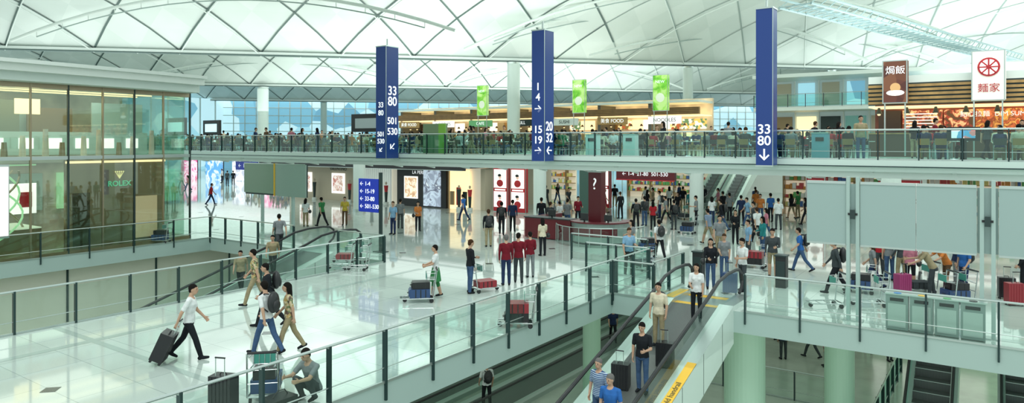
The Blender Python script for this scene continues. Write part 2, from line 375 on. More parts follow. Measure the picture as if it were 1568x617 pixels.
# ------------------------------------------------------------------ roof (lamella vaults)
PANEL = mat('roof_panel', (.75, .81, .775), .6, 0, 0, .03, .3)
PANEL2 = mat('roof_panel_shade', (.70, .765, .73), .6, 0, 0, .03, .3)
GAP = mat('roof_gap', (.09, .14, .13), .6)
GAPM = mat('roof_joint', (.36, .44, .42), .6)
RIB = mat('roof_rib', (.8, .86, .83), .4)
e = (.98, .2); nn = (-.2, .98)
def RP(a, n, z): return W(e[0] * a + nn[0] * n, e[1] * a + nn[1] * n, z)
def vz(t, rise=5.6): return 13 + rise * (1 - (2 * t - 1) ** 2)
dx = 3.4; rows = 14; SP = 36.0; N0 = 65.4
for vi in range(3):
    n0 = N0 - SP + SP * vi; bm = bmesh.new(); A0 = -115; cols = 78; grid = []; up = []
    for j in range(rows + 1):
        t = j / rows; grid.append([bm.verts.new(RP(A0 + (i + .5 * (j % 2)) * dx, n0 + SP * t, vz(t))) for i in range(cols + 1)])
    for j in range(rows):
        for i in range(cols):
            g0, g1 = grid[j], grid[j + 1]
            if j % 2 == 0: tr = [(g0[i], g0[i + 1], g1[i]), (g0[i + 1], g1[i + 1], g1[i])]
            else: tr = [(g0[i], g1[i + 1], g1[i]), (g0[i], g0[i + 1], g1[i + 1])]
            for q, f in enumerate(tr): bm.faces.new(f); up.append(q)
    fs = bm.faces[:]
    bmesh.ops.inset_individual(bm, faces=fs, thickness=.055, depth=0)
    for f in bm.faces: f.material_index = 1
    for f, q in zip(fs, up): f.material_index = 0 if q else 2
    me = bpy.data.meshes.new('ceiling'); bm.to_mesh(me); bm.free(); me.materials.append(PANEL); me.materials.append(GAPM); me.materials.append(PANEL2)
    o = bpy.data.objects.new('ceiling', me); sc.collection.objects.link(o)
    b = MB()
    for i0 in range(-40, cols + 40, 2):
        for sg in (1, -1):
            pts = []
            for j in range(rows + 1):
                a = A0 + i0 * dx + sg * j * .5 * dx
                if A0 <= a <= A0 + cols * dx: pts.append((a, n0 + SP * j / rows, vz(j / rows) - .05))
            for p, q in zip(pts[:-1], pts[1:]):
                P_, Q = RP(*p), RP(*q); d = (Q - P_); pr = Vector((-d.y, d.x, 0)).normalized() * (.09 if p[0] < 22 else .06)
                b.add([P_ - pr, P_ + pr, Q + pr, Q - pr], [(0, 1, 2, 3)], GAP if p[0] < 22 else GAPM)
                if i0 % 4 == 0: b.tube([P_ - Vector((0, 0, .3)), Q - Vector((0, 0, .3))], .05, RIB, 5)
    b.obj('ceiling_lamella_ribs')
    b = MB(); nv = n0 + SP
    P_, Q = RP(-115, nv, 12.9), RP(150, nv, 12.9)
    ang = math.atan2((Q - P_).y, (Q - P_).x); c = (P_ + Q) / 2; L = (Q - P_).length
    b.box((c.x, c.y, 12.85), (L, .7, .24), RIB, ang); b.box((c.x, c.y, 12.69), (L, .75, .09), GAP, ang)
    b.obj('ceiling_valley_beam')
b = MB()
for (a0, n, w, rise, zb, nb) in [(8, 60, 40, 4.2, 13.0, 60), (8, 60, 40, 5.0, 13.0, 48), (-28, 62, 34, 3.2, 13.0, 50), (48, 62, 36, 3.6, 13.0, 56), (20, 62, 40, 3.0, 13.0, 62), (10, 97, 36, 3.4, 13, 97), (-30, 97, 36, 3, 13, 97), (50, 97, 36, 3.4, 13, 97), (-68, 97, 36, 3, 13, 97)]:
    pts = [RP(a0 + w * t / 16, n + (nb - n) * t / 16, zb + rise * (1 - (t / 8 - 1) ** 2)) for t in range(17)]
    b.tube(pts, .13, WHITE, 8)
    pts2 = [p - Vector((0, 0, .5)) for p in pts]; b.tube(pts2[1:-1], .05, GAPM, 6)
    for t in range(1, 16): b.tube([pts[t], pts2[t]], .03, WHITE, 5)
b.obj('ceiling_tie_arches')
b = MB(); A = W(15.5, 38, 12.4); B = W(46, 64, 12.4); d = (B - A).normalized(); pr = Vector((-d.y, d.x, 0)) * .9
BL = mat('gantry_blue', (.36, .5, .53), .4)
for s in (-1, 1):
    for z in (0, .5): b.tube([A + pr * s + Vector((0, 0, z)), B + pr * s + Vector((0, 0, z))], .07, BL, 6)
n = 40
for i in range(n):
    P_ = A + (B - A) * i / n; Q = A + (B - A) * (i + 1) / n
    b.tube([P_ - pr, Q + pr], .035, BL, 5); b.tube([P_ + pr, P_ - pr], .035, BL, 5)
    for s in (-1, 1): b.tube([P_ + pr * s, Q + pr * s + Vector((0, 0, .5))], .03, BL, 5)
b.obj('maintenance_gantry')
def column(p, r, z0, z1, m=COLM):
    b = MB(); b.cyl((p[0], p[1], z0), (p[0], p[1], z1), r, r, m, 32); b.cyl((p[0], p[1], z0), (p[0], p[1], z0 + .2), r + .03, r + .03, STEEL, 32)
    b.cyl((p[0], p[1], z1 - .5), (p[0], p[1], z1), r * .8, r * 1.1, STEEL, 24); return b.obj('round_column', smooth=False)
def colpx(px, nval, r):
    k = (px - 960) / 1300; Y = nval / (-.2 * k + .98); column(W(k * Y, Y), r, 0, 12.6)
colpx(963, 65.4, .62); colpx(1290, 65.4, .5); colpx(493, 101.4, .75); colpx(607, 137.4, .6); colpx(1560, 65.4, .4)
COLS = [(-15, 41), (-24.4, 38), (-37, 34), (-4, 36)]
for p in COLS: column(p, .42, 0, 3.8)
GCOL = mat('column_green_lit', (.45, .66, .52), .35)
for p, r in [((-6.5, 22), .62), ((-4.2, 24.5), .45), ((-13, 24), .35), ((-22, 12), .35), ((3.2, 33), .45)]: column(p, r, -5, -.62, GCOL)

CW = picture('sky_glazing', [(.2, .46, .6), (.36, .66, .78), (.55, .8, .88), (.16, .38, .52)], .25, .7)
b = MB(); P_, Q = RP(-115, 139, 0), RP(150, 139, 0); c = (P_ + Q) / 2; L = (Q - P_).length; ang = math.atan2((Q - P_).y, (Q - P_).x)
b.box((c.x, c.y, 6.5), (L, .1, 13.2), CW, ang)
for i in range(130):
    p = P_ + (Q - P_) * i / 130; b.box((p.x + .1 * SIN, p.y - .12, 6.5), (.16, .2, 13), WHITE, ang)
for z in (4, 5.5, 7, 8.5, 10, 11.5): b.box((c.x, c.y - .15, z), (L, .15, .14), WHITE, ang)
b.obj('window_1')
b = MB(); b.bx(-120, -119.5, -10, 95, 0, 13, CW)
for v in range(-10, 95, 3): b.bx(-119.5, -119.2, v, v + .15, 0, 13, WHITE)
b.obj('window_2')

# ------------------------------------------------------------------ watch boutique (left)
FR = mat('gold_frame', (.32, .27, .18), .3, .6)
GOLDW = mat('champagne_wall', (.56, .54, .42), .35, 0.1, .05, .25, .9)
GREENB = mat('green_glow', (.35, .65, .35), .4, 0, .35)
st = bpy.data.objects.new('watch_boutique', None); sc.collection.objects.link(st)
uF = -33.9; v0, v1 = -4, 19.6
b = MB(); vs = [v0 + (v1 - v0) * i / 16 for i in range(17)]
fu = lambda v: uF + .8 * (1 - ((v - 8) / 12) ** 2)
for a, c in zip(vs[:-1], vs[1:]):
    b.quad([(fu(a), a, .15), (fu(c), c, .15), (fu(c), c, 7.35), (fu(a), a, 7.35)], GLF)
for i, v in enumerate(vs): b.bx(fu(v) - .05, fu(v) + .06, v - .03, v + .03, 0, 7.4, FR if i % 2 else DARK)
b.obj('shopfront_glazing', parent=st)
b = MB()
for a, c in zip(vs[:-1], vs[1:]):
    for z0, z1, e0, e1, m in ((7.4, 7.75, -8, .9, SOFF), (7.75, 8.05, -8, 1.35, WHITE), (8.05, 8.2, -8, 1.6, WHITE), (4.15, 4.3, -.4, .05, STEEL), (0, .15, -8, .05, BRONZE), (7.2, 7.4, -.3, .04, FR)):
        b.add([(fu(a) + e0, a, z0), (fu(a) + e1, a, z0), (fu(c) + e1, c, z0), (fu(c) + e0, c, z0), (fu(a) + e0, a, z1), (fu(a) + e1, a, z1), (fu(c) + e1, c, z1), (fu(c) + e0, c, z1)],
              [(0, 3, 2, 1), (4, 5, 6, 7), (1, 2, 6, 5), (0, 1, 5, 4), (3, 7, 6, 2)], m)
b.obj('roof_slab', parent=st)
b = MB(); DKW = mat('boutique_olive_wall', (.24, .28, .2), .35)
PALE = mat('boutique_pale_teal', (.5, .68, .63), .25)
b.bx(-41, -40.8, v0, v1, 0, 7.4, GOLDW); b.bx(-41, uF - .3, v1 - .2, v1 - .1, 0, 7.4, GLF)
b.bx(-40.8, uF - .3, v0, v1 - .2, 4.0, 4.2, GOLDW)
b.bx(uF - .3, uF - .15, 13.9, 18.4, .15, 4.1, BRONZE); b.bx(uF - .14, uF - .1, 14.2, 14.9, 0.15, 2.6, mat('shop_door_dark', (.08, .065, .03), .2, .3))
b.bx(uF - .15, uF - .08, 13.9, 18.4, 3.95, 4.05, SHOPY); b.bx(uF - .14, uF - .1, 16.9, 18.0, .3, 2.3, mat('showcase_amber', (.55, .42, .25), .4, 0, .25))
b.bx(-36.4, -36.2, 8.4, 11.2, 4.5, 7.2, mat('champagne_panel', (.68, .63, .5), .3, .1, .25, .2, 2)); b.bx(-38, -37.9, 11.6, 13.5, 4.3, 6.9, DKW); b.bx(-38.5, -38.4, 14, 16, 4.3, 6.6, BRONZE); b.bx(-37.5, -37.4, 16.5, 19, 4.4, 6.9, PALE)
b.bx(-36.5, -36.4, 12.8, 13.8, 6.2, 6.9, SHOPY); b.bx(-39, -38.9, 13.2, 16, 5.0, 6.4, PALE)
b.bx(-37.0, -36.9, 11.5, 19, 4.3, 5.4, PALE)
for i in range(6): b.bx(-36.88, -36.84, 11.9 + i * 1.2, 12.5 + i * 1.2, 4.6, 5.1, SCR if False else LIT)
for uu in (-35, -36.5, -38): b.bx(uu, uu + .08, 6, 19, 7.3, 7.36, SHOPY)
b.bx(-34.8, -34.7, 8, 13, 3.88, 3.94, GREENB)
for i in range(9): b.cyl((-35.3 - .3 * (i % 2), 12 + i * .8, 4.2), (-35.3 - .3 * (i % 2), 12 + i * .8, 4.9 + .3 * (i % 3)), .14, .1, GOLDW if i % 3 else BRONZE, 10)
b.bx(-38, -35.2, 4, 13.4, .15, 1.05, BRONZE); b.bx(-38, -35.2, 4, 13.4, 1.05, 1.1, mat('counter_glass_lit', (.7, .8, .6), .2, 0, .3))
b.bx(-36.9, -36.8, 12.7, 13.8, 1.6, 3.0, LIT); b.bx(-36.78, -36.74, 13.1, 13.6, 1.9, 2.6, REDM)
for i in range(7):
    b.bx(-40.75, -40.6, 3 + i * 2.2, 4.5 + i * 2.2, 1.4, 3.3, [GREENB, BRONZE, PALE][i % 3])
b.bx(-39, -38.8, 8, 12.5, .15, 3.9, DKW)
b.obj('interior_fittings', parent=st)
b = MB()
for k in range(7):
    pts = [(-35.6 + .6 * math.cos(k + t * .4), 11.4 + 1.5 * math.sin(k * .9 + t * .3), .5 + t * .26) for t in range(13)]
    b.tube(pts, .045, GREENB if k % 3 == 0 else FR, 6)
b.obj('window_sculpture', parent=st)
b = MB(); b.bx(fu(10.7) + .1, fu(10.7) + .2, 9.9, 11.35, 1.1, 3.9, LIT); b.bx(fu(10.7) + .06, fu(10.7) + .14, 9.85, 11.4, 1.0, 4.0, STEEL); b.obj('lit_poster', parent=st)
LG = mat('gold_letter', (.8, .7, .3), .4, 0, .4)
text('ROLEX', (uF - .08, 16.2, 2.95), R_SIDE, .34, mat('green_letter', (.1, .5, .25), .4, 0, .3), st, 'shop_name', bold=.008)
b = MB()
for i in range(5):
    b.cyl((uF - .08, 16.2, 3.2), (uF - .08, 16.2 + (i - 2) * .09, 3.5), .02, .014, LG, 6); b.ell((uF - .08, 16.2 + (i - 2) * .09, 3.52), (.035, .035, .035), LG, 8, 6)
b.obj('crown_emblem', parent=st)

# ------------------------------------------------------------------ shops below the deck
def shop_lower():
    p = bpy.data.objects.new('fashion_shop', None); sc.collection.objects.link(p)
    b = MB(); vF = 39.5
    b.bx(-52, -42.6, vF, vF + .3, 0, 3.0, BEIGE)
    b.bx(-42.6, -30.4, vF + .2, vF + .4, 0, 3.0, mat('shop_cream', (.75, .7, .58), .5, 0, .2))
    b.bx(-30.4, -30, vF, vF + 9, 0, 3.0, BEIGE)
    b.obj('shop_wall', parent=p)
    b = MB(); b.bx(-52.5, -29.6, 36.8, 49, 3.1, 3.5, BLACK); b.bx(-52.5, -29.6, 36.7, 36.8, 2.95, 3.5, BLACK); b.bx(-52.4, -29.8, 36.66, 36.7, 2.93, 2.97, STEEL)
    for u in range(-52, -30, 2):
        for v in (37.6, 38.6): b.cyl((u, v, 3.1), (u, v, 3.08), .12, .12, LIT, 10)
    b.obj('canopy', parent=p)
    b = MB()
    b.bx(-50.5, -48.9, vF - .08, vF, .6, 2.3, LIT); b.bx(-46.3, -44.7, vF - .08, vF, .6, 2.3, LIT)
    fp = picture('fashion_poster', [(.8, .65, .55), (.35, .2, .15), (.85, .78, .72), (.4, .15, .12)], 2.2, .9, True)
    b.bx(-46.1, -44.9, vF - .1, vF - .08, .8, 2.1, fp); b.bx(-50.3, -49.1, vF - .1, vF - .08, .8, 2.1, fp)
    b.bx(-38.4, -33.4, vF - .3, vF + .2, 0, 3.0, BLACK)
    b.bx(-37.6, -36.2, vF - .36, vF - .3, .6, 2.3, LIT); b.bx(-37.5, -36.3, vF - .38, vF - .36, .7, 2.2, picture('jewel_poster', [(.9, .65, .4), (.5, .28, .14), (1, .85, .65)], 3, .9, True))
    b.bx(-35.6, -33.9, vF - .36, vF - .3, .1, 2.8, picture('tall_poster', [(.75, .85, .9), (.08, .09, .14), (.5, .6, .7), (.25, .3, .38)], 1.0, .9, True))
    b.bx(-33.2, -31.4, vF - .1, vF, 0, 2.9, SHOPY); b.bx(-33.3, -33.2, vF - .2, vF, 0, 3.0, BRONZE)
    for i in range(3): b.bx(-33.1 + i * .6, -32.75 + i * .6, vF - .2, vF - .1, .3, 1.3 + .3 * (i % 2), [BRONZE, REDM, DARK][i])
    for i in range(14): b.cyl((-42.3 + i * .22, vF + .05, 0), (-42.3 + i * .22, vF + .05, 2.95), .09, .09, mat('curtain_white', (.75, .82, .78), .6, 0, .15), 8)
    for i in range(6):
        u = [-48, -43.6, -41, -39.4, -32, -31][i]; b.cyl((u, vF - .5, 0), (u, vF - .5, .2), .2, .2, WHITE, 16); b.cyl((u, vF - .5, .2), (u, vF - .5, 1.0), .09, .13, DARK, 10); b.cyl((u, vF - .5, 1.0), (u, vF - .5, 1.5), .12, .17, REDM if i % 2 else DARK, 10); b.ell((u, vF - .5, 1.68), (.08, .09, .12), BEIGE)
    b.obj('window_displays', parent=p)
    text('VALENTINO', (-45.5, vF - .05, 2.65), R_FRONT, .38, DARK, p, 'shop_name'); text('LA PERLA', (-36, vF - .35, 2.6), R_FRONT, .36, SIGNW, p, 'shop_name')
shop_lower()
def lightbox(u0, u1, v, z0, z1, m, name='poster_lightbox', d=.25, legs=False):
    b = MB(); b.bx(u0, u1, v, v + d, z0, z1, STEEL); b.bx(u0 + .05, u1 - .05, v - .03, v, z0 + .05, z1 - .05, m)
    b.bx(u1, u1 + .03, v + .03, v + d - .03, z0 + .05, z1 - .05, m)
    if legs:
        for u in (u0 + .1, u1 - .1): b.bx(u - .03, u + .03, v + .05, v + .11, z0 - legs, z0, STEEL)
    return b.obj(name)
def redbox(u, v, w=1.2, h=3.2):
    o = lightbox(u, u + w, v, 0, h, REDM); b = MB(); y = v - .05
    b.bx(u + .12, u + w - .12, y - .01, y + .02, 1.7, h - .2, LIT)
    b.bx(u + .12, u + w - .12, y - .01, y + .02, .35, 1.45, LIT)
    for zc in (h - .95, .8):
        b.ell((u + w / 2, y - .02, zc + .22), (.13, .02, .16), mat('poster_face', (.75, .5, .4), .5, 0, .3), 16, 8); b.ell((u + w / 2, y - .02, zc - .22), (.28, .02, .25), REDM, 16, 8); b.ell((u + w / 2 - .03, y - .03, zc + .33), (.15, .02, .1), BLACK, 16, 8)
    b.bx(u + .2, u + w - .2, y - .02, y + .01, 1.52, 1.62, LIT); b.obj('poster_art', parent=o)
redbox(-29.3, 39.5, 1.3); redbox(-27.8, 39.5, 1.3); redbox(-24.6, 46); lightbox(-22.6, -21.5, 40, 0, 3.4, mat('dark_pillar_face', (.06, .12, .1), .3))
redbox(-9.6, 45, 1.1, 2.8); redbox(-4.6, 45, 1.1, 2.8)
b = MB(); b.bx(-20.4, -16.4, 41, 41.3, 2.5, 3.2, MAROON); b.bx(-20.4, -16.4, 40.97, 41, 2.45, 2.52, REDM)
for u in (-20, -16.8): b.cyl((u, 41.15, 3.2), (u, 41.15, 3.8), .03, .03, STEEL)
o = b.obj('directory_sign'); text('← 1-4  21-80  501-530', (-18.4, 40.96, 2.87), R_FRONT, .34, SIGNW, o)
rr = random.Random(3); GC = [mat('goods_%d' % i, c, .5) for i, c in enumerate([(.5, .06, .06), (.06, .15, .4), (.7, .6, .2), (.12, .4, .12), (.75, .75, .7), (.6, .25, .05)])]
def shelves(u0, u1, v, nm, back):
    b = MB(); b.bx(u0, u1, v, v + .2, 0, 3.6, back)
    for z in (.5, 1.1, 1.7, 2.3):
        b.bx(u0, u1, v - .5, v, z, z + .05, WOOD); u = u0 + .1
        while u < u1 - .4:
            w = rr.uniform(.12, .3); b.bx(u, u + w * .9, v - .4, v - .1, z + .05, z + rr.uniform(.2, .45), rr.choice(GC)); u += w
    u = u0
    while u <= u1: b.bx(u - .05, u + .05, v - .5, v, 0, 2.7, BRONZE); u += 2.2
    b.bx(u0 - .2, u1 + .2, v - .7, v - .5, 2.7, 3.3, mat('shelf_fascia', (.35, .05, .05), .4)); b.bx(u0, u1, v - .72, v - .7, 2.9, 3.1, LIT); return b.obj(nm)
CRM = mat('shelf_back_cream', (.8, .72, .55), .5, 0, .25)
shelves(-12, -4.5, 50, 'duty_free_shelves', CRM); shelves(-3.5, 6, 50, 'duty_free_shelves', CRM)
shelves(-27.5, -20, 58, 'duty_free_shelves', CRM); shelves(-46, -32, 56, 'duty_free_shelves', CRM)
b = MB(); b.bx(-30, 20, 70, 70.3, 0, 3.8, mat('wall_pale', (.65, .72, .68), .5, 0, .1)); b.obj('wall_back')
b = MB(); fa = [picture('far_ads%d' % i, cs, .9, .9, True) for i, cs in enumerate([[(.6, .02, .15), (.9, .7, .8), (.7, .1, .3)], [(.05, .15, .5), (.7, .8, .9), (.1, .3, .6)], [(.9, .9, .95), (.3, .3, .4), (.8, .85, .9)]])]
for i, u in enumerate(range(-92, -54, 6)): b.bx(u, u + 3.5, 52, 52.3, 0, 3, fa[i % 3]); b.bx(u - .1, u + 3.6, 52.3, 52.4, 0, 3.1, DARK)
b.obj('billboard_wall')

# ------------------------------------------------------------------ food-court shops on the deck
def foodhall():
    p = bpy.data.objects.new('food_court_kiosks', None); sc.collection.objects.link(p)
    b = MB(); vF = 60
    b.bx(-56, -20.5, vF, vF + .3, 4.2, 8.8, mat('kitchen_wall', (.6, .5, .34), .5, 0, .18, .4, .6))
    b.bx(-56, -20.5, vF - 3.4, vF - 3.1, 7.3, 7.9, WOOD)
    for i in range(4): b.bx(-56, -20.5, vF - 3.45, vF - 3.4, 7.35 + i * .15, 7.42 + i * .15, mat('wood_dark', (.16, .08, .03), .5))
    b.bx(-56, -20.5, vF - 3.4, vF, 8.3, 8.5, WHITE); b.bx(-56, -20.5, vF - 3.1, vF - .2, 7.2, 7.28, SHOPY)
    b.bx(-56, -20.5, vF - 3.1, vF - 2.4, 4.2, 5.35, WOOD); b.bx(-56, -20.5, vF - 3.15, vF - 2.3, 5.35, 5.42, WHITE)
    for i, u in enumerate(range(-55, -22, 5)): b.bx(u, u + 3, vF - 3.55, vF - 3.45, 6.5, 7.15, [WOOD, LIT, mat('sign_green', (.1, .3, .12), .4, 0, .3), DARK, WHITE][i % 5])
    b.obj('shop_shell', parent=p)
    for i, u in enumerate(range(-55, -22, 5)): text(['美食 FOOD', 'NOODLES', 'CAFE', 'GRILL', 'SUSHI'][i % 5], (u + 1.5, vF - 3.57, 6.82), R_FRONT, .45, DARK if i % 5 in (1, 4) else SIGNW, p, 'shop_name')
    b = MB(); rr = random.Random(5)
    ms = [picture('menu_a', [(.8, .65, .3), (.4, .1, .04), (.9, .8, .6), (.2, .15, .05)], 4, .9), LIT, SHOPY, picture('menu_b', [(.8, .8, .7), (.1, .2, .1), (.8, .45, .12)], 5, .9), WOOD, mat('dark_menu', (.06, .04, .03), .4), BEIGE]
    u = -55.5
    while u < -21.5:
        w = rr.uniform(.7, 1.6); b.bx(u, u + w, vF - .12, vF, 6.1, 7.0, rr.choice(ms)); b.bx(u + .05, u + w - .1, vF - .1, vF, 4.3, 5.9, rr.choice([SHOPY, GOLDW, BEIGE, WOOD, DARK, STEEL])); u += w + .1
    for u in range(-55, -20, 5): b.bx(u - .2, u + .1, vF - 3.1, vF, 4.2, 8.3, mat('pilaster_dark', (.12, .12, .1), .5))
    for i in range(34):
        u = -55 + i; b.cyl((u, vF - 2.75, 6.55), (u, vF - 2.75, 6.35), .06, .16, mat('pendant_shade', (.1, .06, .03), .4), 10); b.ell((u, vF - 2.75, 6.33), (.09, .09, .07), SHOPY, 8, 6)
    b.obj('menu_boards', parent=p)
foodhall()
def rightshops():
    p = bpy.data.objects.new('noodle_shop', None); sc.collection.objects.link(p)
    b = MB(); vF = 40
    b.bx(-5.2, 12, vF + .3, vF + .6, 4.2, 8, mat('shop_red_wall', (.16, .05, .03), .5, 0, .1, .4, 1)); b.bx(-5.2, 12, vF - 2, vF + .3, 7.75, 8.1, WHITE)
    for i in range(5): b.bx(-5.2, 12, vF - 2.1, vF - 2.0, 6.75 + i * .2, 6.87 + i * .2, WOOD)
    b.bx(-5.2, 12, vF - 2.0, vF - 1.95, 6.7, 7.75, DARK); b.bx(-5.2, 12, vF - 1.9, vF - 1.2, 4.2, 5.3, mat('counter_dark', (.08, .05, .03), .4)); b.bx(-5.2, 12, vF - 1.95, vF - 1.15, 5.3, 5.35, WOOD); b.bx(-5.2, 12, vF - 1.9, vF + .3, 6.6, 6.66, SHOPY)
    ms = [picture('food_pics', [(.45, .06, .02), (.85, .45, .1), (.2, .04, .015), (.6, .16, .05)], 2.2, .7, True), mat('red_menu', (.32, .02, .02), .4, 0, .4), picture('food_pics2', [(.1, .03, .01), (.85, .6, .3), (.4, .05, .03), (.1, .05, .02)], 3, .65, True), mat('dark_menu', (.06, .04, .03), .4)]
    for i, w in enumerate([1.0, 1.7, 1.2, 2.0, 1.4, 1.6, 1.8, 1.3, 1.6, 1.5]):
        u = -5 + sum([1.0, 1.7, 1.2, 2.0, 1.4, 1.6, 1.8, 1.3, 1.6, 1.5][:i]) + i * .08; b.bx(u, u + w, vF - .05, vF + .3, 5.5, 6.5, ms[(i * 3 + 3) % 4] if i < 2 else ms[i % 3])
        if i in (1, 4, 7):
            for j in range(5): b.bx(u + .15, u + w - .2 - .1 * (j % 3), vF - .07, vF - .05, 5.65 + j * .16, 5.7 + j * .16, SIGNW)
    for i in range(14): b.cyl((-4.8 + i * 1.2, vF - 1.5, 6.6), (-4.8 + i * 1.2, vF - 1.5, 6.3), .05, .14, DARK, 10); b.ell((-4.8 + i * 1.2, vF - 1.5, 6.27), (.08, .08, .06), SHOPY, 8, 6)
    b.obj('shop_shell', parent=p)
    text('點心拉麵  DIM SUM', (-.2, vF - .08, 6.25), R_FRONT, .3, SIGNW, p, 'shop_name')
rightshops()
for px, v, w in [(738, 54, 1.25), (886, 54, 1.3), (1011, 54, 1.35)]:
    u, Y = UV(px, v); o = lightbox(u - w / 2, u + w / 2, v, 7.5, 10.5, GREENLB, legs=3.3)
    b = MB(); b.ell((u, v - .04, 8.6), (w * .28, .02, .38), mat('cup_white', (.8, .85, .7), .5, 0, .2), 20, 10); b.obj('poster_art', parent=o); text('NEW', (u, v - .08, 9.9), R_FRONT, .35, SIGNW, o)
u, Y = UV(1371, 37.4); o = lightbox(u - .55, u + .5, 37.4, 6.75, 8.8, picture('brown_poster', [(.07, .02, .015), (.16, .06, .03), (.1, .03, .02), (.12, .04, .02)], 2, .5), legs=2.5)
b = MB(); b.ell((u, 37.36, 7.25), (.38, .02, .14), LIT, 20, 8); b.cyl((u, 37.37, 7.5), (u, 37.35, 7.5), .22, .22, mat('bun_tan', (.6, .35, .15), .5, 0, .3), 20); b.obj('poster_art', parent=o); text('焗飯', (u, 37.35, 8.3), R_FRONT, .42, SIGNW, o)
u, Y = UV(1514, 37.4); o = lightbox(u - .65, u + .6, 37.4, 6.75, 9.0, mat('ivory_sign', (.85, .82, .74), .5, 0, .2), legs=2.5)
b = MB(); b.cyl((u, 37.36, 8.25), (u, 37.33, 8.25), .42, .42, REDM, 24); b.cyl((u, 37.34, 8.25), (u, 37.31, 8.25), .34, .34, LIT, 24)
for k in range(8):
    t = k * math.pi / 4; b.tube([(u, 37.3, 8.25), (u + .36 * math.cos(t), 37.3, 8.25 + .36 * math.sin(t))], .035, REDM, 5)
b.obj('emblem', parent=o); text('麵家', (u, 37.35, 7.3), R_FRONT, .42, REDM, o)
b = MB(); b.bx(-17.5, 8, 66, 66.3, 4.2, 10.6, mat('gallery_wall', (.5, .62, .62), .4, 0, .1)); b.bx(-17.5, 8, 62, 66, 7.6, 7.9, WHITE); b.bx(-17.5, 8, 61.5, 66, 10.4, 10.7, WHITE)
for u in range(-17, 8, 2): b.bx(u, u + .1, 65.8, 66, 4.2, 10.5, WHITE); b.bx(u + .3, u + 1.7, 65.9, 66, 8.2, 10.2, [GLD, CW, CW, BEIGE][u % 4]); b.bx(u + .2, u + 1.8, 65.85, 66, 4.3, 7.2, [SHOPY, BEIGE, DARK, BRONZE, GLD][u % 5])
b.obj('wall_gallery'); railing((-17.5, 62), (8, 62), z=7.9, gm=GLD, drop=0)
def screen(u, v, z0, w, h, m, post=True):
    b = MB(); b.bx(u - w / 2, u + w / 2, v, v + .2, z0, z0 + h, BLACK); b.bx(u - w / 2 + w * .14, u + w / 2 - w * .14, v - .02, v, z0 + h * .2, z0 + h * .75, m)
    if post: b.bx(u - .1, u + .1, v + .05, v + .15, 4.2, z0, BLACK)
    return b.obj('information_screen')
SCR = mat('screen_glow', (.5, .75, .8), .3, 0, .7)
u, Y = UV(268, 32.25); screen(u, 32.25, 5.5, 3.1, 1.5, SCR); u, Y = UV(323, 32.25); screen(u, 32.25, 5.5, 2.3, 1.2, SCR)
u, Y = UV(1475, 29.5); screen(u, 29.5, 4.95, 1.0, .5, picture('tv_image', [(.1, .3, .5), (.8, .8, .8), (.6, .2, .2)], 6, .9))
u, Y = UV(560, 32.25); screen(u, 32.25, 5.6, 2.8, 1.2, mat('screen_dim', (.25, .32, .32), .3, 0, .2))
b = MB(); u, Y = UV(665, 29.55); b.bx(u - .85, u + .85, 29.55, 29.7, 4.2, 5.95, mat('green_partition', (.18, .26, .14), .4, 0, .02)); b.bx(u + .35, u + .85, 29.5, 29.55, 4.2, 5.95, mat('green_partition_bright', (.2, .42, .05), .4, 0, .05)); b.obj('partition_screen')
for px, c in [(1255, (.2, .4, .5)), (905, (.7, .75, .75)), (963, (.75, .78, .78))]:
    u, Y = UV(px, 29.4); b = MB(); b.bx(u - .3, u + .3, 29.4, 29.8, 4.2, 5.25, mat('bin_%d' % px, c, .4)); b.bx(u - .32, u + .32, 29.38, 29.82, 5.25, 5.3, STEEL); b.bx(u - .15, u + .15, 29.37, 29.4, 4.95, 5.1, BLACK); b.obj('litter_bin')

# ------------------------------------------------------------------ big panels on right
PAN = mat('frosted_panel', (.34, .45, .435), .3, .1)
b = MB(); v = 21.0
for u0, u1 in [(-4.45, -3.42), (-3.08, -1.75), (-1.75, -.42), (.02, 1.4), (1.4, 2.7)]:
    b.bx(u0 + .005, u1 - .005, v - .03, v + .05, 2.1, 3.75, PAN); b.bx(u0 + .01, u1 - .01, v - .05, v + .07, 3.75, 3.82, STEEL); b.bx(u0 + .01, u1 - .01, v - .05, v + .07, 2.05, 2.1, STEEL)
b.bx(-3.42, -3.08, v + .08, v + .12, 2.1, 3.75, PAN); b.bx(-.42, .02, v + .08, v + .12, 2.1, 3.75, PAN)
for u in (-3.25, -.2, 2.9):
    for du in (-.12, .12): b.bx(u + du - .045, u + du + .045, v - .08, v + .08, 0, 3.95, FASC)
    b.bx(u - .25, u + .25, v - .15, v + .15, 0, .03, STEEL)
    b.bx(u - .12, u + .12, v - .1, v - .08, 2.9, 2.96, BLACK); b.bx(u - .06, u + .06, v - .14, v - .1, 2.8, 3.05, DARK)
b.obj('flight_information_board')
b = MB(); GRAY = mat('cabinet_gray', (.27, .34, .325), .35, .3)
for i in range(4):
    u = -2.4 + i * .55; b.bx(u, u + .51, 20.5, 20.78, .03, .93, GRAY); b.bx(u + .05, u + .46, 20.49, 20.5, .1, .7, STEEL); b.bx(u + .1, u + .41, 20.48, 20.5, .77, .85, BLACK)
    b.cyl((u + .26, 20.64, .935), (u + .26, 20.64, .965), .09, .09, [mat('lid_blue', (.03, .2, .5), .4), YEL, mat('lid_green', (.06, .35, .12), .4), BLACK][i], 16)
b.bx(-2.42, -.2, 20.48, 20.8, .93, .955, STEEL); b.obj('recycling_bins')
b = MB(); PG = mat('board_back', (.2, .3, .22), .25, .2)
u, v = G(425, 349)[:2]
for (du) in (-1.4, 1.4): b.bx(u + du - .07, u + du + .07, v - .07, v + .07, 0, 3.6, FASC)
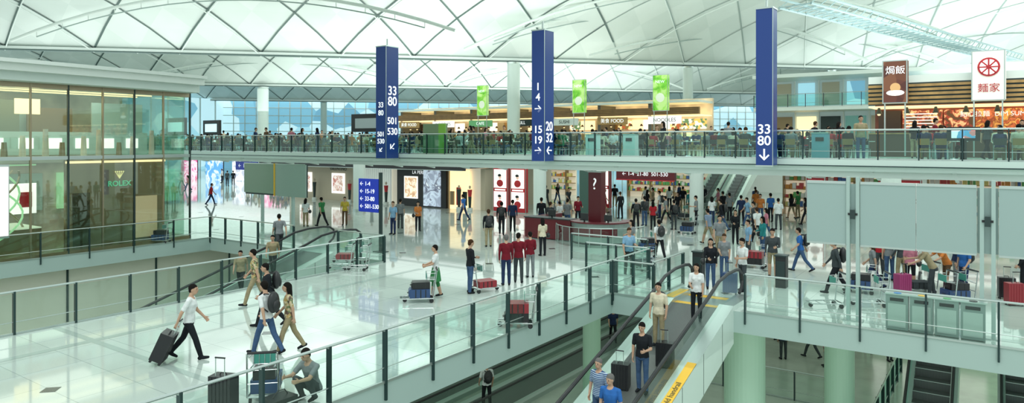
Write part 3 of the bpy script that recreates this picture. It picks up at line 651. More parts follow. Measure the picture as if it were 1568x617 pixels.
b.bx(u - 2.9, u - .05, v - .2, v - .1, 1.95, 3.65, PG); b.bx(u + .05, u + 2.7, v - .2, v - .1, 1.85, 3.65, mat('board_back2', (.3, .4, .36), .25, .2)); b.bx(u - 2.9, u + 2.7, v - .22, v - .2, 3.65, 3.7, STEEL)
b.bx(u - 2.92, u + 2.72, v - .1, v - .04, 1.85, 3.68, DARK); b.bx(u - .05, u + .05, v - .24, v - .04, 1.85, 3.7, YEL)
b.obj('flight_information_board')
g = G(583, 386); b = MB(); u, v = g.x, g.y
b.bx(u - .06, u + .06, v - .06, v + .06, 0, 3.55, DARK); b.bx(u - .3, u + .3, v - .2, v + .2, 0, .03, DARK)
b.bx(u - 1.35, u - .08, v - .07, v + .07, 1.75, 3.25, mat('sign_blue_lit', (.01, .03, .35), .35, 0, .2))
o = b.obj('direction_sign')
for i, s in enumerate(['← 1-4', '← 15-19', '← 33-80', '← 501-530']): text(s, (u - 1.27, v - .08, 3.02 - i * .34), R_FRONT, .27, SIGNW, o, 'lettering', 'LEFT')
b = MB(); u, Y = UV(377, 30); b.bx(u - 1.3, u + 1.3, 30, 30.1, 2.9, 3.5, MATS['sign_blue_lit']); b.cyl((u - 1, 30.05, 3.5), (u - 1, 30.05, 3.8), .03, .03, STEEL); b.cyl((u + 1, 30.05, 3.5), (u + 1, 30.05, 3.8), .03, .03, STEEL)
o = b.obj('hanging_sign'); text('←  1-80  →', (u, 29.99, 3.2), R_FRONT, .4, SIGNW, o)

# ------------------------------------------------------------------ information counter
def counter():
    g = G(905, 374); p = bpy.data.objects.new('information_counter', None); sc.collection.objects.link(p)
    cx, cy = g.x, g.y + 1.0; b = MB()
    def arc(r0, r1, z0, z1, a0, a1, m, n=20):
        for i in range(n):
            t0 = math.radians(a0 + (a1 - a0) * i / n); t1 = math.radians(a0 + (a1 - a0) * (i + 1) / n); vs = []
            for z in (z0, z1):
                for r in (r0, r1):
                    for t in (t0, t1): vs.append((cx + r * math.cos(t), cy + r * math.sin(t), z))
            b.add(vs, [(0, 2, 3, 1), (4, 5, 7, 6), (0, 1, 5, 4), (2, 6, 7, 3), (0, 4, 6, 2), (1, 3, 7, 5)], m)
    arc(1.15, 1.45, 0.1, 1.02, 185, 400, mat('counter_front', (.32, .38, .36), .3, .3)); arc(1.1, 1.4, 0, .1, 185, 400, BLACK); arc(1.05, 1.55, 1.02, 1.08, 185, 400, MAROON); arc(1.44, 1.46, .4, .8, 200, 330, MAROON)
    b.bx(cx - 3.9, cx - 1.2, cy - .9, cy - .3, .05, 1.05, MAROON); b.bx(cx - 3.95, cx - 1.15, cy - .95, cy - .25, 1.05, 1.1, DARK); b.bx(cx - 3.9, cx - 3.4, cy - .3, cy + 2, .05, 1.05, MAROON)
    b.bx(cx - 2.6, cx - 2.2, cy - .7, cy - .65, 1.15, 1.5, BLACK); b.bx(cx - .4, cx, cy - 1.32, cy - 1.27, 1.15, 1.5, BLACK); b.bx(cx + .7, cx + 1.1, cy - 1.0, cy - .95, 1.15, 1.45, BLACK)
    for uu, vv in ((-.2, -1.29), (-2.4, -.67), (.9, -.97)): b.bx(cx + uu - .03, cx + uu + .03, cy + vv - .03, cy + vv + .03, 1.08, 1.2, BLACK)
    b.obj('desk', parent=p)
    b = MB(); b.bx(cx - .8, cx - .1, cy + .2, cy + .7, 0, 3.4, MAROON); b.bx(cx - .82, cx - .08, cy + .18, cy + .72, 3.4, 3.45, STEEL); b.obj('totem', parent=p)
    text('?', (cx - .45, cy + .19, 2.8), R_FRONT, .8, SIGNW, p, 'question_mark')
    b = MB()
    for i in range(12):
        t0 = math.radians(200 + 14 * i); t1 = math.radians(214 + 14 * i)
        b.quad([(cx + 2.2 * math.cos(t0), cy + 2.2 * math.sin(t0), .05), (cx + 2.2 * math.cos(t1), cy + 2.2 * math.sin(t1), .05), (cx + 2.2 * math.cos(t1), cy + 2.2 * math.sin(t1), .85), (cx + 2.2 * math.cos(t0), cy + 2.2 * math.sin(t0), .85)], GLS)
        b.cyl((cx + 2.2 * math.cos(t0), cy + 2.2 * math.sin(t0), 0), (cx + 2.2 * math.cos(t0), cy + 2.2 * math.sin(t0), .9), .02, .02, STEEL, 6)
    b.tube([(cx + 2.2 * math.cos(math.radians(200 + 14 * i)), cy + 2.2 * math.sin(math.radians(200 + 14 * i)), .9) for i in range(13)], .025, STEEL, 6)
    b.obj('curved_barrier', parent=p)
counter()
for px, py in [(1070, 432), (1197, 440)]:
    g = G(px, py); b = MB(); b.bx(g.x - .17, g.x + .17, g.y - .17, g.y + .17, 0, 1.05, BLACK); b.bx(g.x - .2, g.x + .2, g.y - .2, g.y + .2, 1.05, 1.1, DARK); b.bx(g.x - .14, g.x + .14, g.y - .18, g.y - .17, .3, .9, DARK); b.obj('queue_bollard', bevel=.01)

# ------------------------------------------------------------------ people
SKIN = mat('skin', (.50, .31, .215), .6, 0, 0, 0, 3, .2); HAIR = mat('hair_black', (.01, .008, .007), .8, 0, 0, 0, 3, .1); HAIRG = mat('hair_grey', (.14, .135, .13), .8, 0, 0, 0, 3, .1); HAIRB = mat('hair_brown', (.05, .025, .012), .8, 0, 0, 0, 3, .1)
FACED = mat('eye_dark', (.04, .025, .02), .3); LIP = mat('lip', (.4, .14, .12), .5)
LAB = ['skin', 'shirt', 'sleeve', 'thigh', 'shin', 'shoe', 'hair', 'eye', 'lip']
PH = [mat('slot_' + l, (.5, .5, .5)) for l in LAB]
def make_person(name, lean=0, legs=((0, 0, 3, 0), (0, 0, 3, 0)), arms=((3, 8, 8), (3, 8, 8)), female=False, longhair=False, skirt=False, look=0, nod=0, curl=28):
    b = MB(); prims = []
    def cap(p, q, r1, r2, lab, seg=12):
        b.cyl(p, q, r1, r2, PH[0], seg); b.ell(p, (r1,) * 3, PH[0], 12, 8); b.ell(q, (r2,) * 3, PH[0], 12, 8); prims.append((Vector(p), Vector(q), r1, r2, LAB.index(lab)))
    hz = .93; th = math.radians(lean); RL = Matrix.Rotation(-th, 3, 'X')
    hip = Vector((0, 0, hz))
    def T(x, y, z): return hip + RL @ Vector((x, y, z - hz))
    sw = .165 if female else .19; k = .9 if female else 1.0
    I3 = Matrix.Identity(3)
    b.loft([(T(0, 0, .80), .12, .09, I3), (T(0, -.005, .86), .168 , .12, I3), (T(0, -.005, .93), .172, .12, RL)], PH[0])
    b.loft([(T(0, -.004, .88), .176, .126, RL), (T(0, 0, .97), .168 * (.97 if female else 1), .118, RL), (T(0, 0, 1.08), .145 * k, .10, RL), (T(0, .008, 1.2), .162 * k, .112, RL), (T(0, .008, 1.30), .178 * k, .118, RL), (T(0, -.005, 1.385), .172 * k, .095, RL), (T(0, -.012, 1.43), .11 * k, .07, RL), (T(0, -.012, 1.455), .058, .055, RL)], PH[0])
    prims.append((T(-.06, 0, .84), T(.06, 0, .84), .115, .115, 3)); prims.append((T(0, 0, .97), T(0, 0, 1.28), .145, .145, 1)); prims.append((T(-.07, 0, .93), T(.07, 0, .93), .112, .112, 1)); prims.append((T(-.12, -.01, 1.38), T(.12, -.01, 1.38), .07, .07, 1))
    if female: b.ell(T(-.062, .072, 1.27), (.075, .055, .07), PH[0]); b.ell(T(.062, .072, 1.27), (.075, .055, .07), PH[0])
    cap(T(0, -.012, 1.44), T(0, .005, 1.52), .054, .052, 'skin'); prims.append((T(0, .03, 1.455), T(0, .02, 1.49), .07, .06, 0))
    hd = T(0, .028, 1.612); RH = Matrix.Rotation(math.radians(look), 3, 'Z') @ Matrix.Rotation(-math.radians(nod) - th * .4, 3, 'X')
    H = lambda x, y, z: hd + RH @ Vector((x, y, z))
    b.ell(H(0, 0, .012), (.077, .095, .105), PH[0], 20, 14, RH); b.ell(H(0, .022, -.05), (.058, .068, .068), PH[0], 16, 10, RH); b.ell(H(0, .098, -.012), (.013, .02, .024), PH[0], 8, 6, RH)
    for s in (-1, 1): b.ell(H(s * .079, -.003, -.008), (.012, .02, .032), PH[0], 8, 6, RH)
    b.ell(H(0, .082, -.055), (.024, .014, .012), PH[0], 8, 6, RH)
    prims.append((H(0, 0.025, -.01), H(0, .03, -.05), .08, .065, 0)); prims.append((H(0, .09, -.01), H(0, .095, -.03), .02, .02, 0))
    b.ell(H(0, -.016, .034), (.086, .098, .096), PH[0], 20, 14, RH); prims.append((H(0, -.02, .06), H(0, -.06, -.01), .09, .07, 6))
    b.ell(H(0, -.045, -.02), (.07, .062, .07), PH[0], 12, 8, RH)
    if longhair:
        for s in (-1, 1): cap(H(s * .062, -.02, .02), H(s * .068, -.04, -.14), .035, .03, 'hair')
        cap(H(0, -.06, .02), H(0, -.085, -.2), .072, .055, 'hair'); cap(H(-.05, -.07, -.02), H(-.05, -.09, -.2), .045, .035, 'hair'); cap(H(.05, -.07, -.02), H(.05, -.09, -.2), .045, .035, 'hair')
    for s, (a, kn, ab, fp) in zip((-1, 1), legs):
        a1 = math.radians(a); a2 = math.radians(a - kn); x0 = math.radians(ab)
        h = hip + Vector((s * .088, 0, -.035)); d1 = Vector((s * math.sin(x0) * .6, math.sin(a1), -math.cos(a1))).normalized(); K = h + d1 * .415
        d2 = Vector((s * math.sin(x0) * .2, math.sin(a2), -math.cos(a2))).normalized(); An = K + d2 * .41
        cap(h, K, .088, .064, 'thigh'); cap(K, K + d2 * .16, .064, .064, 'shin'); cap(K + d2 * .15, An, .064, .050, 'shin')
        f = math.radians(fp); fd = Vector((s * .12, math.cos(f), math.sin(f))).normalized(); fu_ = Vector((0, -math.sin(f), math.cos(f)))
        cap(An - fu_ * .035 - fd * .045, An - fu_ * .04 + fd * .06, .038, .04, 'shoe'); cap(An - fu_ * .04 + fd * .05, An - fu_ * .05 + fd * .155, .042, .03, 'shoe')
    if skirt:
        R0 = I3; b.loft([(hip + Vector((0, 0, .05)), .16, .115, R0), (hip + Vector((0, 0, -.1)), .195, .15, R0), (hip + Vector((0, .01, -.4)), .235, .2, R0)], PH[0])
        prims.append((hip, hip + Vector((0, 0, -.3)), .16, .22, 3)); prims.append((hip + Vector((0, 0, -.3)), hip + Vector((0, 0, -.395)), .22, .235, 3))
    for s, (a, el, ab) in zip((-1, 1), arms):
        a1 = math.radians(a); a2 = math.radians(a + el); x0 = math.radians(ab)
        sh = T(s * sw, -.012, 1.375); d1 = Vector((s * math.sin(x0), math.sin(a1) * math.cos(x0), -math.cos(a1) * math.cos(x0))).normalized(); E = sh + d1 * .28
        ix = -s * (.25 if el > 40 else 0.02); d2 = Vector((ix, math.sin(a2), -math.cos(a2))).normalized(); Wr = E + d2 * .24
        cap(T(s * .09, -.01, 1.39), sh, .06, .056, 'shirt'); cap(sh, sh + d1 * .19, .056, .054, 'shirt'); cap(sh + d1 * .17, E, .044, .040, 'sleeve'); cap(E, Wr, .040, .027, 'sleeve')
        fw = d2; ac = Vector((0, math.cos(a2), math.sin(a2))); ac = (ac - fw * ac.dot(fw)).normalized(); inn = fw.cross(ac)
        if inn.x * s > 0: inn = -inn
        cap(Wr + ac * -.018 + fw * .02, Wr + fw * .085 - ac * .022, .017, .014, 'skin'); cap(Wr + fw * .02, Wr + fw * .09, .019, .015, 'skin'); cap(Wr + ac * .018 + fw * .02, Wr + fw * .085 + ac * .024, .017, .014, 'skin')
        for i, (off, ln) in enumerate(((.033, .068), (.011, .078), (-.011, .072), (-.032, .056))):
            base = Wr + fw * .088 + ac * off; c1 = math.radians(curl); c2 = math.radians(curl * 2.2)
            f1 = (fw * math.cos(c1) + inn * math.sin(c1) + ac * off * 3).normalized(); f2 = (fw * math.cos(c2) + inn * math.sin(c2) + ac * off * 2).normalized()
            m1 = base + f1 * ln * .52; cap(base, m1, .0095, .009, 'skin', 8); cap(m1, m1 + f2 * ln * .48, .009, .0078, 'skin', 8)
        tb = Wr + fw * .03 + ac * .026; t1 = (ac * .8 + fw * .6 + inn * .2).normalized(); t2 = (ac * .25 + fw * .9 + inn * .35).normalized()
        cap(tb, tb + t1 * .04, .014, .011, 'skin', 8); cap(tb + t1 * .04, tb + t1 * .04 + t2 * .034, .011, .009, 'skin', 8)
    src = b.mesh(name + '_src'); o = bpy.data.objects.new(name + '_src', src); sc.collection.objects.link(o)
    m = o.modifiers.new('r', 'REMESH'); m.mode = 'VOXEL'; m.voxel_size = .01; m.use_smooth_shade = True
    m = o.modifiers.new('s', 'SMOOTH'); m.factor = .5; m.iterations = 2
    dg = bpy.context.evaluated_depsgraph_get(); me = bpy.data.meshes.new_from_object(o.evaluated_get(dg)); bpy.data.objects.remove(o)
    nv = len(me.vertices); cov = np.empty(nv * 3); me.vertices.foreach_get('co', cov); cov = cov.reshape(-1, 3)
    best = np.full(nv, 1e9); lab = np.zeros(nv, int)
    for p, q, r1, r2, l in prims:
        p = np.array(p); q = np.array(q); d = q - p; t = np.clip(((cov - p) @ d) / max(1e-9, d @ d), 0, 1); ds = np.linalg.norm(cov - p - t[:, None] * d, axis=1) - (r1 + (r2 - r1) * t)
        mk = ds < best; best[mk] = ds[mk]; lab[mk] = l
    fi = np.array([pp.vertices[0] for pp in me.polygons]); pl = lab[fi].astype(np.int32)
    zmin = cov[:, 2].min()
    vs = [tuple(c) for c in cov]; fs = [list(pp.vertices) for pp in me.polygons]; ml = list(map(int, pl))
    bb = MB()
    for s in (-1, 1): bb.ell(H(s * .029, .086, .006), (.012, .008, .007), PH[7], 8, 6, RH); bb.ell(H(s * .03, .09, .026), (.017, .006, .004), PH[6], 8, 6, RH)
    bb.ell(H(0, .094, -.055), (.02, .008, .006), PH[8], 8, 6, RH)
    off = len(vs); vs += bb.v; fs += [[i + off for i in f] for f in bb.f]; ml += [LAB.index(bb.mats[i].name[5:]) for i in bb.m]
    vs = [(x, y, z - zmin) for x, y, z in vs]
    out = bpy.data.meshes.new(name); out.from_pydata(vs, [], fs)
    for pm in PH: out.materials.append(pm)
    out.polygons.foreach_set('material_index', ml); out.polygons.foreach_set('use_smooth', [True] * len(fs)); out.update()
    return out
P = {}
P['stand'] = make_person('t1', arms=((2, 8, 9), (4, 12, 8)), look=10)
P['stand2'] = make_person('t15', legs=((6, 8, 5, 0), (-3, 1, 5, 0)), arms=((6, 30, 12), (-4, 20, 10)), look=-20, nod=6)
P['hold'] = make_person('t2', legs=((4, 6, 4, 0), (-4, 2, 4, 0)), arms=((10, 80, 8), (3, 10, 8)), nod=12)
P['walk'] = make_person('t3', lean=4, legs=((24, 8, 1, 8), (-20, 14, 1, -22)), arms=((-22, 12, 8), (20, 20, 8)))
P['walk2'] = make_person('t4', lean=5, legs=((-22, 18, 1, -26), (22, 6, 1, 10)), arms=((14, 30, 8), (-28, 6, 12)), look=-8)
P['push'] = make_person('t5', lean=10, legs=((18, 8, 1, 4), (-16, 12, 1, -18)), arms=((28, 42, 6), (28, 42, 6)), curl=45)
P['fstand'] = make_person('t6', arms=((4, 14, 6), (12, 70, 6)), female=True, longhair=True, look=-12)
P['fwalk'] = make_person('t7', lean=3, legs=((22, 8, 0, 6), (-18, 14, 0, -20)), arms=((-18, 12, 7), (15, 30, 7)), female=True, longhair=True)
P['fskirt'] = make_person('t8', legs=((10, 6, 1, 3), (-9, 6, 1, -8)), arms=((26, 46, 6), (26, 46, 6)), female=True, skirt=True, curl=45)
P['fshort'] = make_person('t9', arms=((2, 10, 7), (2, 60, 7)), female=True, nod=15)
P['sit'] = make_person('t10', lean=6, legs=((86, 82, 6, 0), (84, 90, 6, 0)), arms=((35, 62, 6), (30, 60, 6)), nod=12)
P['sit2'] = make_person('t11', lean=16, legs=((88, 95, 6, 0), (84, 75, 6, 0)), arms=((40, 50, 8), (30, 100, 8)), look=20, female=True, longhair=True)
P['sit3'] = make_person('t12', lean=-6, legs=((86, 70, 6, 0), (86, 80, 6, 0)), arms=((15, 55, 8), (10, 60, 8)), look=-25)
P['floorsit'] = make_person('t13', lean=16, legs=((132, 158, 10, 0), (126, 152, 10, 0)), arms=((55, 40, 8), (50, 50, 8)), nod=10)
P['bend'] = make_person('t14', lean=28, legs=((10, 8, 4, 0), (2, 10, 4, 0)), arms=((40, 25, 6), (50, 30, 6)), nod=20)
def cloth(c):
    if c == 'skin': return SKIN
    return mat('fabric_' + '_'.join('%02d' % int(x * 99) for x in c), c, .85, 0, 0, .15, 9, .2)
c_ = dict(white=(.68, .71, .71), black=(.012, .014, .018), navy=(.02, .035, .09), jeans=(.05, .095, .19), grey=(.2, .22, .23), dgrey=(.05, .06, .065), red=(.4, .02, .03), maroon=(.16, .01, .02), blue=(.03, .13, .4), lblue=(.2, .36, .52),
          green=(.04, .2, .07), teal=(.03, .25, .26), khaki=(.3, .25, .15), beige=(.48, .4, .28), brown=(.12, .07, .04), yellow=(.5, .38, .06), pink=(.5, .18, .24), orange=(.6, .2, .05), purple=(.14, .06, .22), cream=(.62, .56, .42))
PLAID = stripes('striped_fabric', (.02, .06, .2), (.4, .5, .6), 'Z', 8, .8)
PATT = picture('patterned_fabric', [(.4, .28, .1), (.1, .06, .04), (.55, .45, .28), (.15, .2, .08)], 18, 0)
bpk = MB(); bpk.ell((0, 0, 0), (.17, .11, .25), BLACK, 14, 10); bpk.ell((0, -.09, -.06), (.12, .05, .13), BLACK, 10, 8)
for s in (-1, 1): bpk.tube([(s * .09, .06, .2), (s * .1, .18, .2), (s * .11, .24, .06), (s * .12, .2, -.12), (s * .12, .06, -.2)], .018, BLACK, 6)
BP = bpk.mesh('backpack_mesh', True)
bpk = MB(); bpk.ell((0, 0, 0), (.09, .15, .12), BLACK, 12, 8); bpk.tube([(0, -.1, .08), (-.02, -.05, .4), (-.08, .0, .5)], .01, BLACK, 5)
HB = bpk.mesh('handbag_mesh', True)
NAMES = {'stand': 'standing_man', 'stand2': 'standing_man', 'hold': 'standing_man', 'walk': 'walking_man', 'walk2': 'walking_man', 'push': 'walking_man', 'fstand': 'standing_woman', 'fwalk': 'walking_woman', 'fskirt': 'walking_woman', 'fshort': 'standing_woman', 'sit': 'seated_diner', 'sit2': 'seated_diner', 'sit3': 'seated_diner', 'floorsit': 'seated_man', 'bend': 'bending_man'}
pc = [0]
def person(kind, loc, head, shirt='white', pants='jeans', sleeve='skin', shin=None, h=1.0, hair=None, bag=None, name=None, shoe='black'):
    pc[0] += 1
    if kind == 'stand' and pc[0] % 2: kind = 'stand2'
    fem = kind.startswith('f') and kind != 'floorsit' or kind == 'sit2'
    o = inst(P[kind], name or NAMES[kind], loc, math.radians(35 + head), h * (.95 if fem else 1.0))
    def cm(x): return x if isinstance(x, bpy.types.Material) else cloth('skin' if x == 'skin' else c_[x])
    sh = cm(shirt); pa = cm(pants)
    ms = [SKIN, sh, sh if sleeve == 'same' else cm(sleeve), pa, pa if shin is None else cm(shin), cm(shoe), hair or (HAIRB if pc[0] % 7 == 0 else HAIR), FACED, LIP]
    for i, m in enumerate(ms): o.material_slots[i].link = 'OBJECT'; o.material_slots[i].material = m
    if bag == 'pack': inst(BP, 'backpack', (0, -.2, 1.22), 0, 1, o)
    elif bag == 'hand': inst(HB, 'handbag', (.27, 0, .93), 0, 1, o)
    return o

def suitcase_mesh(col, nm):
    b = MB(); m = mat('suitcase_' + nm, col, .35); b.bx(-.22, .22, -.14, .14, .06, .68, m)
    for x in (-.15, -.075, 0, .075, .15): b.bx(x - .01, x + .01, -.15, .15, .08, .66, m)
    for x in (-.18, .18):
        for y in (-.1, .1): b.cyl((x - .015, y, .03), (x + .015, y, .03), .03, .03, BLACK, 12)
    for x in (-.09, .09): b.tube([(x, -.1, .68), (x, -.1, 1.02)], .009, STEEL, 6)
    b.tube([(-.1, -.1, 1.02), (.1, -.1, 1.02)], .016, BLACK, 6); b.tube([(-.07, .0, .68), (-.05, 0, .72), (.05, 0, .72), (.07, 0, .68)], .01, BLACK, 6)
    return b.mesh('suitcase')
SC = [suitcase_mesh(c, n) for c, n in [((.012, .012, .015), 'black'), ((.28, .02, .03), 'red'), ((.03, .07, .18), 'blue'), ((.35, .05, .16), 'pink')]]
def trolley_mesh(load, nm):
    b = MB(); r = .018
    b.tube([(-.28, -.42, .14), (-.2, .5, .14), (.2, .5, .14), (.28, -.42, .14), (-.28, -.42, .14)], r, CHROME)
    for y in (-.25, 0, .25): b.tube([(-.25, y, .15), (.25, y, .15)], .01, CHROME, 6)
    b.tube([(-.28, -.42, .14), (-.27, -.52, .98), (.27, -.52, .98), (.28, -.42, .14)], r, CHROME); b.tube([(-.26, -.54, 1.0), (.26, -.54, 1.0)], .026, BLACK)
    for z in (.4, .65): b.tube([(-.27, -.46, z), (.27, -.46, z)], .009, CHROME, 6)
    b.tube([(-.24, -.5, .9), (-.22, -.22, .9), (.22, -.22, .9), (.24, -.5, .9)], .009, CHROME, 6); b.tube([(-.22, -.47, .7), (-.2, -.24, .7), (.2, -.24, .7), (.22, -.47, .7)], .009, CHROME, 6)
    for x in (-.2, -.1, 0, .1, .2): b.tube([(x, -.22, .9), (x, -.24, .7), (x, -.47, .7)], .006, CHROME, 5)
    b.bx(-.2, .2, -.215, -.205, .7, .9, mat('trolley_ad_green', (.06, .3, .24), .4))
    for x, y in ((-.24, -.36), (.24, -.36), (0, .44)):
        b.cyl((x - .02, y, .065), (x + .02, y, .065), .065, .065, BLACK, 14); b.tube([(x, y, .065), (x, y, .14)], .014, CHROME, 6)
    rng = random.Random(nm); cols = [MATS['suitcase_black'], MATS['suitcase_red'], MATS['suitcase_blue'], cloth(c_['dgrey']), cloth(c_['grey']), MATS['suitcase_black'], cloth(c_['brown'])]
    z = .16
    for i in range(load):
        hh = rng.uniform(.2, .26); m = cols[(nm + i * 3) % 7]; w = rng.uniform(.4, .5); y1 = .3 - i * .08
        b.bx(-w / 2, w / 2, -.32, y1, z, z + hh, m)
        for yy in (-.2, -.05, .1): b.bx(-w / 2 - .006, w / 2 + .006, yy, yy + .03, z + .01, z + hh - .01, BLACK)
        b.bx(-w / 2 + .04, w / 2 - .04, y1, y1 + .03, z + .04, z + hh - .04, m)
        b.tube([(-.08, y1 + .03, z + hh / 2), (-.05, y1 + .06, z + hh / 2), (.05, y1 + .06, z + hh / 2), (.08, y1 + .03, z + hh / 2)], .01, BLACK, 6); z += hh + .005
    return b.mesh('luggage_trolley')
TR = [trolley_mesh(0, 0), trolley_mesh(1, 1), trolley_mesh(2, 2), trolley_mesh(2, 5), trolley_mesh(1, 3)]
def trolley(i, px, py, head, z=0):
    g = G(px, py); return inst(TR[i], 'luggage_trolley', (g.x, g.y, z), math.radians(35 + head))
def pp(kind, px, py, head, *a, **k): return person(kind, G(px, py), head, *a, **k)
pp('walk2', 290, 550, -80, 'white', 'black')
g = G(240, 558); o = inst(SC[0], 'suitcase', (g.x, g.y, .04), 0)
o.rotation_euler = (math.radians(24), 0, math.radians(35 + 100)); o.location.z = .06
pp('walk', 408, 543, 70, 'white', 'jeans', bag='pack'); pp('fwalk', 443, 538, 110, PATT, 'khaki')
pp('walk', 391, 468, 100, PATT, 'khaki'); pp('walk2', 411, 500, 120, 'black', 'black', 'same', bag='pack')
pp('fskirt', 667, 455, 100, 'white', 'green', shin='skin'); trolley(2, 642, 462, 100)
pp('hold', 720, 449, -60, 'black', 'jeans', 'same'); trolley(1, 743, 446, -60)
pp('stand', 775, 437, 10, 'maroon', 'navy', 'same', hair=HAIRG); pp('stand', 794, 433, -5, 'maroon', 'dgrey', 'same'); pp('fshort', 812, 425, 10, 'maroon', 'grey', 'same')
trolley(3, 791, 500, 90)
person('floorsit', (-10.72, 8.7, 0), 150, 'grey', 'dgrey')
inst(TR[2], 'luggage_trolley', (-11.55, 8.25, 0), math.radians(35 + 10)); inst(SC[0], 'suitcase', (-11.5, 7.3, 0), .4)
b = MB(); b.bx(-10.95, -10.55, 7.7, 8.2, 0, .26, BLACK); b.tube([(-10.75, 7.8, .26), (-10.75, 7.9, .36), (-10.75, 8.05, .36), (-10.75, 8.12, .26)], .012, BLACK, 6); b.obj('travel_bag', bevel=.05)
for a in [('fstand', 640, 354, 200, 'orange', 'black'), ('walk', 710, 338, 60, 'blue', 'navy'), ('stand', 602, 359, 150, 'lblue', 'navy'), ('hold', 613, 350, 0, 'grey', 'dgrey'), ('walk', 493, 347, 60, 'green', 'black'), ('fstand', 468, 347, 0, 'white', 'khaki'),
          ('stand', 528, 345, 180, 'yellow', 'brown'), ('walk', 323, 314, -60, 'red', 'navy'), ('fwalk', 288, 292, 90, 'pink', 'jeans'), ('stand', 254, 312, 0, 'grey', 'black'), ('fstand', 266, 310, 20, 'pink', 'black'), ('stand', 357, 284, 20, 'black', 'black'), ('stand', 348, 285, 0, 'dgrey', 'black'),
          ('walk2', 428, 388, 30, 'grey', 'dgrey'), ('stand', 340, 280, 90, 'white', 'black'), ('walk', 278, 288, 90, 'white', 'jeans'),
          ('stand', 748, 378, 10, 'black', 'khaki'), ('walk', 768, 360, 0, 'black', 'black'), ('stand', 785, 355, -10, 'navy', 'black'), ('fstand', 831, 392, 20, 'cream', 'black'), ('stand', 829, 352, 0, 'black', 'navy'),
          ('fshort', 857, 352, 30, 'white', 'black'), ('hold', 869, 354, -30, 'grey', 'jeans'), ('stand', 843, 358, -30, 'dgrey', 'black'), ('walk', 820, 288, -60, 'grey', 'black'), ('fstand', 810, 290, 20, 'white', 'navy'),
          ('hold', 885, 345, 200, 'maroon', 'black'), ('stand', 922, 340, 180, 'maroon', 'black'),
          ('walk', 1010, 397, 10, 'white', 'black'), ('fstand', 967, 398, 120, 'grey', 'dgrey'), ('hold', 963, 422, 200, 'lblue', 'black'), ('stand', 974, 351, 0, 'black', 'black'), ('stand', 987, 346, 20, 'dgrey', 'jeans'), ('fstand', 1000, 352, 0, 'red', 'black'),
          ('stand', 1032, 352, 10, 'black', 'dgrey'), ('walk', 1020, 342, 60, 'grey', 'black'), ('stand', 1010, 334, 60, 'white', 'navy'), ('fstand', 1048, 302, 0, 'green', 'black'), ('stand', 1057, 330, 0, 'teal', 'khaki'), ('walk', 1085, 374, 30, PLAID, 'khaki'),
          ('fstand', 1126, 374, 170, 'black', 'black'), ('walk', 1145, 346, 90, 'lblue', 'jeans'), ('hold', 1183, 425, 150, 'dgrey', 'khaki'), ('fstand', 1088, 442, 175, 'black', 'jeans'), ('fshort', 1109, 427, 160, 'grey', 'jeans'), ('hold', 1137, 446, 110, 'white', 'dgrey'),
          ('stand', 1146, 402, 90, 'lblue', 'dgrey'), ('fstand', 1168, 392, 100, 'teal', 'jeans'), ('stand', 1180, 340, 10, 'blue', 'black'), ('walk2', 1226, 416, 70, 'blue', 'jeans'), ('walk', 1280, 450, 70, 'dgrey', 'black'), ('fwalk', 1337, 442, 60, 'grey', 'navy'),
          ('stand', 1362, 430, 0, 'grey', 'jeans'), ('stand', 1380, 434, 20, 'dgrey', 'khaki'), ('fstand', 1394, 442, -30, 'pink', 'black'), ('stand', 1476, 450, 100, 'blue', 'navy'), ('bend', 1450, 444, 90, 'orange', 'brown'), ('fstand', 1228, 309, 40, 'red', 'jeans'), ('walk', 1160, 372, 20, 'white', 'black'),
          ('stand', 1135, 344, 0, 'navy', 'black'), ('fwalk', 1203, 316, 30, 'white', 'grey'), ('stand', 1000, 325, 90, 'khaki', 'black'), ('stand', 1040, 316, 50, 'navy', 'jeans'), ('hold', 1066, 345, 80, 'grey', 'black'), ('bend', 1428, 454, 60, 'khaki', 'dgrey'),
          ('stand', 950, 335, 30, 'black', 'black'), ('fstand', 1090, 345, 0, 'white', 'navy'), ('walk', 1105, 354, 60, 'black', 'jeans'), ('stand', 1117, 338, 10, 'grey', 'black'), ('hold', 1154, 360, 90, 'dgrey', 'black'), ('fwalk', 1174, 366, 70, 'pink', 'jeans'), ('stand', 1192, 352, 0, 'white', 'dgrey'), ('stand', 1077, 320, 0, 'black', 'black'), ('fstand', 1025, 322, 0, 'white', 'black'), ('stand', 1102, 394, 170, 'grey', 'khaki'), ('fwalk', 1212, 335, 20, 'black', 'khaki'), ('walk', 1157, 322, 0, 'navy', 'black'), ('stand', 1347, 424, 20, 'red', 'dgrey'), ('stand', 1464, 438, 70, 'navy', 'grey')]:
    kind, x, y, hd, s, p = a
    long_sl = s in ('black', 'dgrey', 'navy', 'maroon', 'teal')
    packs = {748, 768, 974, 1010, 1032, 1226, 1280, 987, 602, 1476, 1105, 1157}
    shorts = {1085: 'skin', 1183: 'skin', 1057: 'skin', 1450: 'skin', 1394: 'skin', 1212: 'skin'}
    person(kind, G(x, y), hd, s, p, sleeve='same' if long_sl else 'skin', shin=shorts.get(x), bag='pack' if x in packs else ('hand' if kind[0] == 'f' else None), h=random.uniform(.96, 1.04))
for t in [(1, 528, 402, 90), (0, 548, 402, 90), (0, 522, 412, 90), (0, 545, 414, 90), (2, 1052, 358, 60), (3, 1155, 410, 60), (0, 1264, 470, 90), (2, 1316, 448, 60), (4, 1407, 448, 90), (0, 1432, 466, 90), (2, 1462, 464, 90), (2, 990, 386, 90), (4, 1046, 336, 30), (2, 245, 372, 90), (0, 1330, 468, 80), (4, 984, 413, 20)]: trolley(*t)
inst(SC[3], 'suitcase', G(1382, 452), .8); inst(SC[1], 'suitcase', G(1553, 468), .5); inst(SC[0], 'suitcase', G(1541, 458), .2); pp('stand', 1567, 448, 60, 'black', 'black', 'same')
